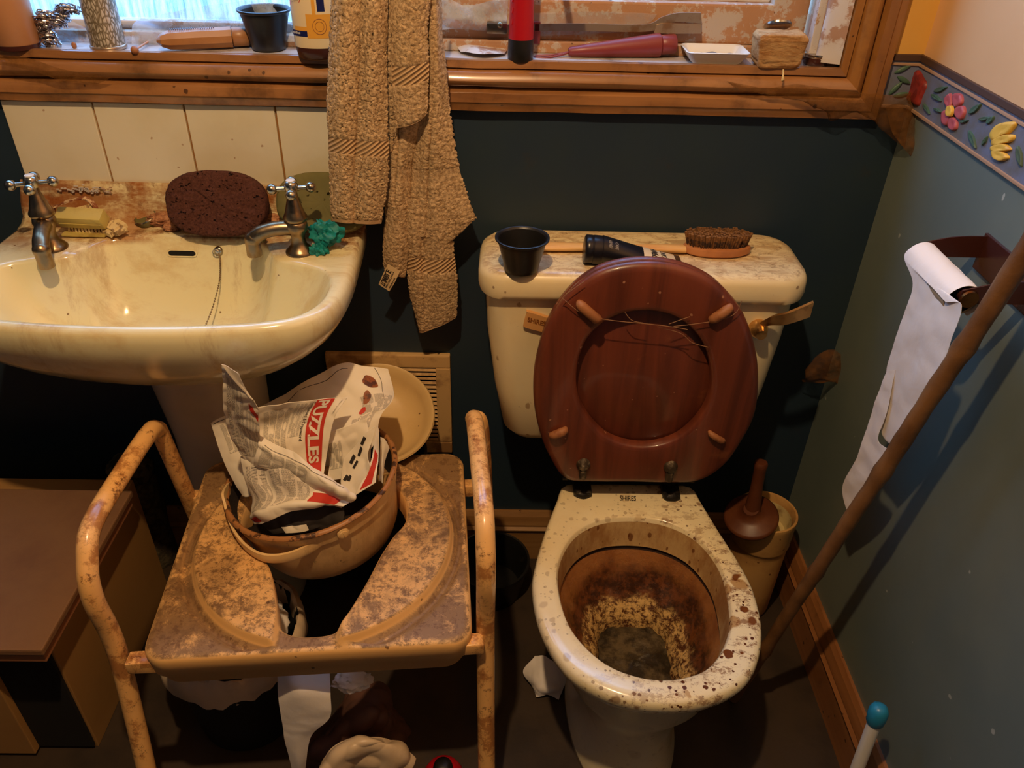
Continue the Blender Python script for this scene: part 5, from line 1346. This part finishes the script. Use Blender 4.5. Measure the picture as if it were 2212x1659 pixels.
# maroon brush handle / torch lying
a, b = P(1228, 112, z=SZ+.008), P(1425, 97, z=SZ+.019)
ax = (b-a).normalized(); q = V((0, 0, 1)).cross(ax).normalized(); up = ax.cross(q)
t = thing('hanging_tube', 'maroon tapered plastic tube with a hook, lying on the sill', 'tube', (a+b)*.5-V((0, 0, .015)))
L = []; ln = (b-a).length
for f, w, hh in ((0, .006, .006), (.02, .008, .0075), (.2, .011, .010), (.6, .014, .0145), (.97, .0165, .0185), (1, .0165, .018)):
    L.append([a+ax*ln*f+q*w*math.cos(s_)+up*hh*math.sin(s_) for s_ in [2*PI*j/28 for j in range(28)]])
MB().loft(L, True, True).build('tube_body', 'maroon', t, auto=40)
MB().lathe([(.014, 0), (.0155, .002), (.0155, .024), (.013, .026)], b+ax*.001, ax, 28).build('cap', 'maroon', t)
hk = spline([a+ax*.004, a-ax*.012+V((0, 0, -.002)), a-ax*.03+V((0, .004, -.004)), a-ax*.052+V((0, .006, -.004)), a-ax*.055+V((0, -.002, -.005)), a-ax*.035+V((0, -.006, -.005)), a-ax*.012+V((0, -.004, -.003)), a+ax*.004], 30)
MB().tube(hk, .0018, 8).build('hook', 'maroon', t)
# white dish
c_ = [sill(1480, 136), sill(1600, 136), sill(1590, 105), sill(1478, 105)]
cx, cy = .345, .030
t = thing('soap_dish', 'shallow white rectangular dish with grey residue on the sill', 'dish', (cx, cy, SZ))
mb = MB(); mb.loft([rrect(cx-.036, cx+.036, cy-.022, cy+.022, SZ, .008), rrect(cx-.040, cx+.040, cy-.026, cy+.026, SZ+.003, .009), rrect(cx-.050, cx+.050, cy-.034, cy+.034, SZ+.018, .010), rrect(cx-.0515, cx+.0515, cy-.0355, cy+.0355, SZ+.0195, .010), rrect(cx-.050, cx+.050, cy-.034, cy+.034, SZ+.0205, .010), rrect(cx-.045, cx+.045, cy-.029, cy+.029, SZ+.018, .008), rrect(cx-.038, cx+.038, cy-.023, cy+.023, SZ+.005, .008)], True, True)
mb.build('dish_wall', 'dish', t)
s = Surf([[V((cx-.037+.074*i/3, cy+.022-.044*j/3, SZ+.0075+.002*random.random())) for i in range(4)] for j in range(4)], .004, 60, 3)
MB().grid(s.mesh(30, 20)).build('residue', 'ash', t)
# pumice block
bm = bmesh.new(); bmesh.ops.create_uvsphere(bm, u_segments=120, v_segments=80, radius=1)
pc = V((.440, .006, SZ))
for v in bm.verts:
    c_ = v.co.copy(); g = lambda t_, e_=.22: math.copysign(abs(t_)**e_, t_)
    rh = math.hypot(c_.x, c_.y) or 1e-6; ph = math.atan2(c_.y, c_.x); hz = math.copysign(abs(c_.z)**.3, c_.z); hr = abs(rh)**.22
    q = V((hr*g(math.cos(ph)), hr*g(math.sin(ph)), hz))
    q = V((q.x*(.0375+.0035*q.z), q.y*.024, (q.z+1)*.0262))
    n_ = noise.noise(V((q.x*50, q.y*50, q.z*170)))*.0022+noise.noise(q*240)*.0012
    v.co = pc+q+V((c_.x*n_, c_.y*n_, max(0, c_.z)*n_))
tag(MB().bm(bm).build('pumice_block', 'pumice', auto=None), 'rough cream pumice block on the sill right of the white dish', 'pumice block')
# little tin
p = V((.512, .026, SZ))
t = thing('lip_balm_tin', 'small dark tin with a shiny lid at the right end of the sill', 'tin', p)
MB().lathe([(.017, 0), (.019, .002), (.019, .011), (.017, .012)], p, (0, 0, 1), 32).build('tin_base', 'liquid', t)
MB().lathe([(.018, .011), (.0195, .013), (.0195, .017), (.0175, .018), (.016, .0165), (.001, .0165)], p, (0, 0, 1), 32).build('tin_lid', 'chrome', t)
# curved lid behind pumice
tag(MB().lathe([(.020, 0), (.022, .001), (.022, .004), (.019, .005)], P(1680, 58, y=.05)-V((0, 0, .0)), (0, .55, 1), 30).build('jar_lid', 'chrome'), 'pale round jar lid propped behind the pumice block', 'lid')
# drip
mb = MB(); mb.tube([P(1692, 150, y=-.030), P(1692, 160, y=-.0335), P(1691, 170, y=-.0345)], [.0013, .0013, .0022], 8); mb.sphere(P(1691, 172, y=-.0345), (.0026, .0016, .003))
tag(mb.build('dried_drip', 'soap'), 'pale dried drip running down the casing under the pumice block', 'drip')

# ================================================================== THINGS ON THE BASIN
DZ = .852
# brown bath sponge, leaning on the upstand
def oval_slab(w, h, th, name, mat, c, nrm_, seed, amp, label, cat, hole=None):
    nrm_ = V(nrm_).normalized(); xx = V((1, 0, 0)); xx = (xx-nrm_*xx.dot(nrm_)).normalized(); yy = nrm_.cross(xx)
    if yy.z < 0: yy = -yy
    L = []; n = 140
    for e, d in ((.05, 0), (.3, 0), (.55, 0), (.78, 0), (.93, .02), (.985, .12), (1, .3), (1.005, .5), (1, .7), (.985, .88), (.93, .98), (.78, 1), (.55, 1), (.3, 1), (.05, 1)):
        L.append([V(c) + xx*(w*e*math.copysign(abs(math.cos(a))**.80, math.cos(a))) + yy*(h*e*math.copysign(abs(math.sin(a))**.80, math.sin(a))) + nrm_*(th*(d-.5)) for a in [2*PI*k/n for k in range(n)]])
    mb = MB().loft(L, True, True)
    def dd(p):
        q = p*70+V((seed, 0, 0)); k = noise.noise(q)*amp + min(0, noise.noise(p*190)-.15)*amp*2.0
        return p + nrm_*k + noise.noise_vector(p*60)*amp*.4
    return tag(mb.build(name, mat, disp=dd), label, cat)
oval_slab(.084, .0545, .034, 'bath_sponge', 'sponge', (-.477, -.068, .908), (0, -.92, .40), 1, .0022, 'oval dark brown pitted sponge leaning at the back of the basin', 'sponge')
oval_slab(.080, .052, .028, 'bath_sponge', 'olive', (-.302, -.050, .905), (0, -.9, .45), 5, .0008, 'olive green sponge leaning behind the right hand tap', 'sponge')
# teal rubber crumple
o = crumple(P(702, 500, y=-.115)+V((0, 0, -.004)), (.021, .016, .020), 3, 1.3, 'rubber_glove', 'teal_rubber', 'crumpled teal rubber glove beside the right hand tap', 'glove', freq=2.2)
crumple(P(690, 545, y=-.130)+V((0, 0, .002)), (.012, .012, .013), 5, 1.2, 'glove_finger', 'teal_rubber', parent=o, freq=2.2)
# nail brush at left
a = P(128, 500, z=DZ+.012); 
t = thing('nail_brush', 'yellowed plastic nail brush with a frayed strap beside the left tap', 'nail brush', (-.695, -.07, DZ))
M_ = Matrix.Translation(V((-.706, -.080, DZ+.030))) @ Matrix.Rotation(math.radians(-4), 4, 'Z') @ Matrix.Rotation(math.radians(28), 4, 'X')
MB().box(-.040, .040, -.012, .014, -.013, .013, .004, M_).build('brush_back', 'cream', t)
MB().box(-.036, .036, -.013, -.0085, -.003, .0005, .001, M_).build('ridge', 'cream', t)
mb = MB()
for k in range(11):
    for j in range(3):
        q = M_ @ V((-.028+k*.0058, -.006+j*.006, -.012)); mb.tube([q, q+V((0, -.001, -.015))], .0019, 6)
mb.build('bristles', 'soap', t)
MB().box(-.038, .036, -.012, .009, -.0300, -.0265, .001, Matrix.Translation(V((-.706, -.080, DZ+.0315)))).build('tray_edge', 'cream', t)
pts = [P(118, 465, y=-.06), P(120, 448, y=-.055), P(150, 435, y=-.05), P(180, 430, y=-.05), P(200, 440, y=-.055), P(212, 462, y=-.065), P(213, 485, y=-.075)]
sp_ = spline(pts, 50); mb = MB(); LL = []
for p in sp_: LL.append([p+V((0, w, 0))+V((0, 0, h)) for w, h in ((-.006, 0), (-.006, .002), (.006, .002), (.006, 0))])
mb.loft(LL, True, True).build('strap', 'strap', t, disp=wob(.002, 90))
s = Surf([[P(140, 458, y=-.055), P(170, 447, y=-.055), P(200, 440, y=-.055)], [P(150, 462, y=-.06), P(175, 462, y=-.06), P(203, 465, y=-.06)]])
MB().grid(s.mesh(10, 6), .002).build('felt_pad', 'soap', t)
# cracked soap
bm = bmesh.new(); bmesh.ops.create_cube(bm, size=1); bmesh.ops.bevel(bm, geom=bm.edges[:], offset=.22, segments=4, affect='EDGES')
M_ = Matrix.Translation(P(247, 493, z=DZ+.012)) @ Matrix.Rotation(math.radians(-35), 4, 'Z') @ Matrix.Rotation(math.radians(14), 4, 'X') @ Matrix.Diagonal((.046, .034, .014, 1))
tag(MB().bm(bm, M_).build('soap_bar', 'soap', disp=wob(.002, 60)), 'cracked cream soap bar right of the nail brush', 'soap')
# tin lid with crumble
p = P(318, 478, z=DZ+.006)
t = thing('tin_lid', 'small green tin lid on the basin left of the brown sponge', 'lid', p-V((0, 0, .006)))
MB().lathe([(.018, -.006), (.0195, -.004), (.0195, .005), (.018, .006), (.017, .003), (.001, .002)], p+V((0, 0, .004)), (-.25, -.25, 1), 32).build('lid_wall', 'olive', t)
MB().lathe([(.0192, .003), (.0203, .0045), (.0192, .0062)], p+V((0, 0, .004)), (-.25, -.25, 1), 32, cap=False).build('lid_rim', 'chrome', t)
crumple(P(352, 474, z=DZ+.011), (.026, .016, .011), 12, .6, 'crumbling_soap', 'crumb', 'flaky brown crumbling soap spilling over the tin lid', 'soap', freq=4)
crumple(P(372, 490, z=DZ+.006), (.014, .010, .006), 17, .6, 'soap_flake', 'crumb', 'loose brown soap flake under the left edge of the brown sponge', 'soap', freq=4)
crumple(P(592, 480, z=DZ+.010), (.024, .018, .012), 21, .5, 'loofah_piece', 'crumb', 'brown fibrous loofah piece behind the right tap spout', 'loofah', freq=5)
p = P(556, 510, z=DZ+.012)
tag(MB().lathe([(.010, -.018), (.013, -.016), (.011, 0), (.0095, .002), (.009, .014), (.005, .017)], p, (.6, -.5, .12), 24).build('bottle_cap', 'olive'), 'translucent grey green bottle cap lying behind the right tap spout', 'cap')
mb = MB()
for k in range(60):
    q = P(random.gauss(185, 30), random.gauss(409, 4), y=-.022); mb.box(q.x-.0015, q.x+.0025, q.y-.001, q.y+.001, q.z-.001, q.z+.001)
o = mb.build('lime_flakes', 'flake', smooth=False); tag(o, 'white limescale flakes on the basin upstand behind the left tap', 'flakes'); o['kind'] = 'stuff'

# ================================================================== THINGS ON THE CISTERN
CZ = .8500
def onlid(px, py, h=0): return P(px, py, z=CZ+h)
t = thing('bath_brush', 'long wooden-handled bath brush lying bristles up on the cistern', 'brush', onlid(1545, 545))
bc_ = onlid(1547, 538, .006); 
L = []
for e, z in ((.90, 0), (1, .003), (1.0, .010), (.97, .013), (.9, .014)):
    L.append([V((bc_.x+.058*e*math.cos(a)*(1+.015*math.cos(6*a)), bc_.y+.026*e*math.sin(a), CZ+z)) for a in [2*PI*k/60 for k in range(60)]])
MB().loft(L, True, True).build('brush_head', 'brushwood', t, auto=40)
mb = MB(); mt = MB()
for i in range(26):
    for j in range(9):
        u = -1+2*i/25; v = -1+2*j/8
        if u*u+v*v > 1.0: continue
        b0_ = V((bc_.x+.050*u, bc_.y+.020*v, CZ+.013)); e_ = b0_+V((.006*u+random.uniform(-.001, .001), .004*v+random.uniform(-.001, .001), .024+random.uniform(-.0015, .0015)))
        mb.tube([b0_, b0_.lerp(e_, .6)], [.0016, .0021], 5); mt.tube([b0_.lerp(e_, .6), e_], [.0021, .0025], 5)
br = mb.build('bristles', 'bristle', t); mt.build('bristle_tips', 'bristletop', t)
h0, h1 = onlid(1170, 531, .008), onlid(1480, 536, .008)
L = []
for k in range(25):
    f = k/24; c_ = h0.lerp(h1, f); w = .012-.004*math.sin(PI*f)**2+.002*(1-f); hh = .006
    L.append([c_+V((0, w*math.cos(a), hh*math.sin(a)-.001)) for a in [2*PI*j/16 for j in range(16)]])
MB().loft(L, True, True).build('handle', 'palewood', t)
# shampoo tube
a, b = P(1262, 537, z=CZ+.024), P(1474, 556, z=CZ+.012)
ax = (b-a).normalized(); ln = (b-a).length
t = thing('shampoo_tube', 'navy squeeze tube with a cream label lying on the cistern behind the seat', 'tube', (a+b)*.5-V((0, 0, .02)))
q = V((0, 0, 1)).cross(ax).normalized(); up = ax.cross(q)
MB().lathe([(.001, 0), (.021, 0), (.0235, .002), (.0235, .012), (.0230, .0125), (.0230, .0135), (.0238, .014), (.0238, .028), (.0232, .029)], a, ax, 40).build('cap', 'navytube', t)
def tub(f, s_, off=0):
    w = .0230+.004*f; hh = .0230*(1-f)+.0012*f
    c_ = a+ax*(.029+f*(ln-.029))+V((0, 0, 0))
    c_.z = CZ+hh+.0008
    return c_+q*(w+off)*math.cos(s_)+up*(hh+off)*math.sin(s_)
MB().loft([[tub(f, 2*PI*j/40) for j in range(40)] for f in [k/16 for k in range(17)]], True, True).build('tube_body', 'navytube', t)
f0 = .50
G = [[tub(f0+(.42)*i/12, .25+(PI-.5)*j/20, .0006) for j in range(21)] for i in range(13)]
MB().grid(G).build('cream_label', 'lotion', t)
letters('SHAMPOO', lambda x, y: tub(f0+.10+.09*(1-y), .7+1.9*x, .0012), 'label_print', 'ink', t, .02)
letters('DAILY', lambda x, y: tub(f0+.23+.07*(1-y), .9+1.1*x, .0012), 'label_print', 'ink', t, .02)
letters('FOR MEN', lambda x, y: tub(.06+.04*(1-y), 1.9+.6*x, .0008), 'small_print', 'greyprint', t, .02)
letters('CARE', lambda x, y: tub(.14+.04*(1-y), 1.9+.6*x, .0008), 'small_print', 'greyprint', t, .02)

# ================================================================== TOILET ROLL HOLDER, ROLL, CANE
t = thing('toilet_roll_holder', 'brown metal toilet roll holder on the right wall', 'toilet roll holder', (XR, -.41, .94))
yf, yn, za = -.336, -.470, .975
mb = MB(); mb.box(XR-.005, XR, yn-.012, yf+.008, za-.030, za+.022, .001); mb.build('back_plate', 'liquid', t, smooth=False)
for y in (yf, yn):
    mb = MB(); G = Surf([[V((XR, y, za+.020)), V((XR-.05, y, za+.018)), V((XR-.098, y, za+.006))], [V((XR, y, za-.012)), V((XR-.05, y, za-.012)), V((XR-.098, y, za-.012))]])
    mb.grid(G.mesh(16, 6), .0022); mb.build('arm', 'liquid', t)
MB().tube([V((XR-.088, yf+.004, za-.004)), V((XR-.088, yn-.004, za-.004))], .009, 20).build('spindle', 'liquid', t)
MB().lathe([(.012, 0), (.011, .003), (.005, .004)], (XR-.088, yn-.0025, za-.004), (0, -1, 0), 20).build('end_boss', 'bronze', t)
rc = V((XR-.088, (yf+yn)/2, za-.013)); w_ = .055
t = thing('toilet_roll', 'nearly used toilet roll with a long torn tail of white paper', 'toilet roll', rc-V((0, 0, .022)))
MB().lathe([(.0185, -w_), (.0215, -w_), (.0215, w_), (.0185, w_), (.0185, -w_)], rc, (0, 1, 0), 40).build('cardboard_core', 'card', t)
# sheet: wraps over the roll and hangs down
def tail(rows, name, nu=40, nv=120, seed=1, wr=.0015):
    s = Surf(rows, wr, 30, seed, .001); return MB().grid(s.mesh(nu, nv), .0004).build(name, 'paper', t)
R_ = .0228
rows = []
for k in range(7):
    a = math.radians(-60+k*40); rows.append([V((rc.x+R_*math.cos(a), y, rc.z+R_*math.sin(a))) for y in (yf-.002, (yf+yn)/2, yn+.006)])
def xw(px, py, d): return P(px, py, x=XR-d)
rows += [[xw(1972, 615, .108), xw(2020, 625, .108), xw(2078, 660, .108)],
         [xw(1945, 700, .104), xw(1990, 715, .104), xw(2052, 745, .102)],
         [xw(1918, 790, .098), xw(1965, 800, .098), xw(2020, 835, .096)],
         [xw(1912, 850, .092), xw(1950, 870, .092), xw(1992, 895, .09)],
         [xw(1904, 930, .086), xw(1930, 940, .086), xw(1958, 950, .085)],
         [xw(1922, 960, .083), xw(1930, 968, .083), xw(1936, 980, .082)]]
tail(rows, 'paper_strip')
rows = [[xw(1916, 800, .100), xw(1926, 800, .099), xw(1935, 800, .098)], [xw(1890, 870, .096), xw(1905, 880, .095), xw(1916, 890, .094)], [xw(1868, 940, .092), xw(1888, 945, .091), xw(1898, 950, .09)],
        [xw(1850, 990, .09), xw(1885, 975, .089), xw(1926, 980, .088)], [xw(1826, 1035, .086), xw(1865, 1030, .086), xw(1905, 1025, .085)], [xw(1820, 1062, .084), xw(1845, 1062, .083), xw(1878, 1058, .083)], [xw(1830, 1104, .08), xw(1834, 1100, .08), xw(1842, 1092, .08)]]
tail(rows, 'torn_strip', seed=4)
# cane
c0_ = V((.486, -.392, .010)); c1_ = P(2222, 535, x=.588)
c2_ = c0_+(c1_-c0_)*1.18
mb = MB(); pts = [c0_+(c2_-c0_)*k/60 for k in range(61)]
rs = [.0108+.002*k/60+.0014*noise.noise(V((k*.6, 0, 0)))+(.0022 if k in (9, 21, 33, 44, 55) else 0) for k in range(61)]
pts = [p+V((noise.noise(V((k*.1, 3, 0)))*.0025, 0, noise.noise(V((k*.1, 9, 0)))*.0025)) for k, p in enumerate(pts)]
tag(mb.tube(pts, rs, 14).build('walking_cane', 'cane'), 'knobbly brown cane leaning in front of the toilet roll holder', 'cane')

# ================================================================== BRUSH HOLDER AND PLUNGER
hc = P(1640, 1335, z=.0); hx, hy = .566, -.138
t = thing('toilet_brush_holder', 'tall cream cylindrical pot on the floor behind the toilet, right corner', 'toilet brush holder', (hx, hy, 0))
MB().lathe([(.048, 0), (.054, .004), (.056, .015), (.0585, .19), (.0585, .205), (.0605, .207), (.0615, .212), (.0620, .270), (.0635, .278), (.0625, .284), (.058, .284), (.055, .276), (.054, .21), (.05, .02)], (hx, hy, 0), (0, 0, 1), 56).build('holder_wall', 'holder', t)
MB().lathe([(.0535, .268), (.050, .250), (.046, .236), (.001, .232)], (hx, hy, 0), (0, 0, 1), 40, cap=False).build('inner_liner', 'holderin', t)
pc_ = V((.522, -.168, .298)); pn = V((-.26, -.22, 1)).normalized()
t = thing('toilet_brush', 'brown brush with round lid sitting askew on the cream pot', 'toilet brush', pc_)
MB().lathe([(.001, -.012), (.050, -.010), (.054, -.006), (.0545, .000), (.050, .004), (.030, .008), (.018, .016), (.015, .026)], pc_, pn, 48).build('brush_lid', 'knob', t)
MB().lathe([(.017, .016), (.0150, .03), (.0118, .075), (.0118, .115), (.0130, .122), (.0135, .130), (.0115, .134), (.008, .1345)], pc_, V((-.02, .10, 1)).normalized(), 32).build('handle', 'knob', t)
MB().tube([pc_, pc_+V((.03, .015, -.05))], .006, 10).build('stem', 'knob', t)

# black pot on floor beside toilet
t = thing('floor_pot', 'round black tub on the dark floor between commode and toilet', 'tub', (-.01, -.12, 0))
MB().lathe([(.06, 0), (.068, .004), (.082, .085), (.086, .09), (.086, .098), (.081, .098), (.077, .088), (.064, .012), (.001, .008)], (-.008, -.108, 0), (0, 0, 1), 48).build('tub_wall', 'black', t)

# blue tipped stick bottom right
b0_ = P(1893, 1542, z=.34); d0 = P(1838, 1680, z=.20)
t = thing('cleaning_wand', 'white wand with a blue rounded tip by the right wall', 'wand', (.60, -.80, 0))
top = P(1897, 1540, x=.604); bot = P(1846, 1675, x=.600)
dr = (bot-top).normalized(); foot = top+dr*((top.z-.012)/-dr.z)
MB().tube([top+dr*.018, top+(foot-top)*.5, foot], .0105, 24).build('wand_stem', 'white', t)
MB().lathe([(.0108, .024), (.0135, .020), (.0150, .006), (.0148, -.004), (.0120, -.012), (.006, -.0160), (.001, -.0165)], top, dr, 28).build('blue_tip', 'blue', t)
WND = t; WF = foot

# ================================================================== CABINET AT LEFT
t = thing('low_cabinet', 'low cream cabinet with a brown top, partly in shot at the left', 'cabinet', (-.95, -.36, 0))
MB().box(-1.25, -.741, -.500, -.12, .0, .33, .002).build('carcass', 'cabside', t, smooth=False)
MB().box(-1.25, -.745, -.507, -.500, .01, .325, .001).build('dark_gap_board', 'blackmatte', t, smooth=False)  # flat black board painting the darkness of the gap beside the door
MB().box(-1.25, -.845, -.522, -.507, .01, .325, .002).build('door', 'cabside', t, smooth=False)
MB().box(-1.28, -.707, -.558, -.19, .352, .366, .003).build('top_board', 'cabtop', t, smooth=False)
MB().box(-1.275, -.712, -.553, -.195, .33, .352, .002).build('edge_batten', 'cabtrim', t, smooth=False)

# grey knitted roll in the dark behind
crumple((-.80, -.02, .27), (.045, .04, .035), 31, .3, 'rolled_rag', 'knit', 'grey rolled rag on a dark stack behind the cabinet', 'rag', freq=4)
tag(MB().lathe([(.05, 0), (.052, .01), (.046, .24), (.04, .245)], (-.80, -.02, 0), (0, 0, 1), 28).build('rolled_mat', 'knit', disp=wob(.004, 40)), 'grey ribbed rolled mat standing on the floor under the rag', 'mat')

# ================================================================== BIN AND RUBBISH UNDER THE COMMODE
bx_, by_ = -.475, -.415
t = thing('waste_bin', 'black bin under the commode chair lined with a white bag', 'bin', (bx_, by_, 0))
MB().lathe([(.09, 0), (.095, .004), (.118, .235), (.122, .237), (.122, .247), (.117, .247), (.09, .01), (.001, .006)], (bx_, by_, 0), (0, 0, 1), 56).build('bin_wall', 'blackmatte', t)
L = []
for k, (r_, z) in enumerate(((.110, .17), (.113, .22), (.117, .250), (.122, .258), (.128, .252), (.131, .235), (.131, .215), (.128, .195))):
    L.append([V((bx_+r_*(1+.04*noise.noise(V((math.cos(a)*5, math.sin(a)*5, k*.5))))*math.cos(a), by_+r_*(1+.04*noise.noise(V((math.cos(a)*5, math.sin(a)*5, k*.5))))*math.sin(a), z+.016*noise.noise(V((math.cos(a)*6, math.sin(a)*6, k*.3))))) for a in [2*PI*j/120 for j in range(120)]])
MB().loft(L).build('bin_liner', 'whitebag', t)
crumple((bx_+.03, by_-.0, .235), (.070, .070, .035), 41, .4, 'crumpled_tissue', 'paper', 'crumpled tissue heaped in the bin under the seat slot', 'tissue', freq=2.5)
s = Surf(net([[(600, 1400, -.535), (640, 1400, -.545), (712, 1400, -.535)], [(600, 1440, -.560), (640, 1440, -.570), (712, 1440, -.560)], [(602, 1500, -.590), (645, 1500, -.600), (714, 1500, -.59)], [(610, 1560, -.600), (650, 1560, -.605), (712, 1550, -.60)], [(615, 1600, -.605), (640, 1600, -.61), (672, 1590, -.605)], [(630, 1660, -.61), (645, 1660, -.615), (660, 1660, -.61)], [(640, 1700, -.605), (650, 1700, -.605), (660, 1700, -.605)]]), .002, 20, 3, .002)
tag(MB().grid(s.mesh(30, 60), .0005).build('paper_strip', 'paper'), 'long strip of toilet paper hanging over the bin edge', 'toilet paper')
crumple(P(760, 1470, z=.30), (.028, .020, .014), 45, .5, 'tissue_scrap', 'paper', 'small scrap of tissue just under the commode seat front', 'tissue', freq=2.5)
def bag(rows, label, mat, seed, wr, cre, sc):
    s = Surf(net(rows), wr, sc, seed, cre)
    tag(MB().grid(s.mesh(110, 110), .0008).build('carrier_bag', mat, auto=None), label, 'bag')
bag([[(655, 1600, -.50), (700, 1545, -.46), (760, 1500, -.43), (812, 1492, -.42), (850, 1520, -.42), (900, 1560, -.43), (940, 1600, -.45)],
     [(648, 1625, -.54), (705, 1580, -.52), (770, 1530, -.49), (815, 1525, -.48), (845, 1560, -.48), (890, 1590, -.47), (935, 1625, -.47)],
     [(655, 1665, -.56), (712, 1640, -.55), (775, 1580, -.53), (825, 1570, -.52), (850, 1600, -.50), (880, 1640, -.49), (915, 1655, -.48)],
     [(665, 1740, -.55), (720, 1740, -.55), (780, 1740, -.54), (830, 1740, -.52), (855, 1740, -.50), (880, 1740, -.49), (905, 1740, -.48)]],
    'crumpled dark brown plastic bag under the right of the commode', 'brownbag', 51, .014, .032, 10)
bag([[(700, 1655, -.60), (722, 1618, -.585), (770, 1590, -.57), (820, 1588, -.565), (862, 1605, -.57), (888, 1640, -.58)],
     [(698, 1680, -.62), (730, 1650, -.61), (775, 1625, -.60), (822, 1620, -.595), (860, 1635, -.59), (886, 1665, -.59)],
     [(700, 1760, -.61), (735, 1760, -.61), (778, 1760, -.60), (825, 1760, -.60), (860, 1760, -.59), (884, 1760, -.59)]],
    'crumpled white plastic bag at the bottom edge in front of the brown bag', 'whitebag', 57, .008, .020, 11)
p = V((-.085, -.585, 0))
t = thing('spray_bottle', 'red container with a black knob just in shot at the bottom', 'container', p)
MB().lathe([(.035, 0), (.038, .004), (.038, .055), (.030, .075), (.018, .082)], p, (0, 0, 1), 32).build('container_wall', 'redp', t)
MB().lathe([(.016, .08), (.018, .084), (.016, .094), (.008, .098)], p, (0, 0, 1), 24).build('knob', 'black', t)
# torn tissue on the floor beside the toilet
s = Surf([[P(a, b, z=c) for a, b, c in r_] for r_ in ([(1155, 1418, .05), (1175, 1416, .055), (1200, 1430, .05), (1226, 1436, .04)], [(1130, 1450, .02), (1165, 1455, .045), (1190, 1465, .04), (1222, 1470, .02)], [(1150, 1480, .012), (1165, 1485, .03), (1190, 1490, .028), (1215, 1490, .01)], [(1160, 1506, .004), (1172, 1502, .010), (1186, 1500, .012), (1206, 1512, .003)])], .005, 24, 5, .006)
tag(MB().grid(s.mesh(40, 40), .0006).build('tissue_piece', 'paper'), 'torn white tissue lying on the floor left of the toilet foot', 'tissue')
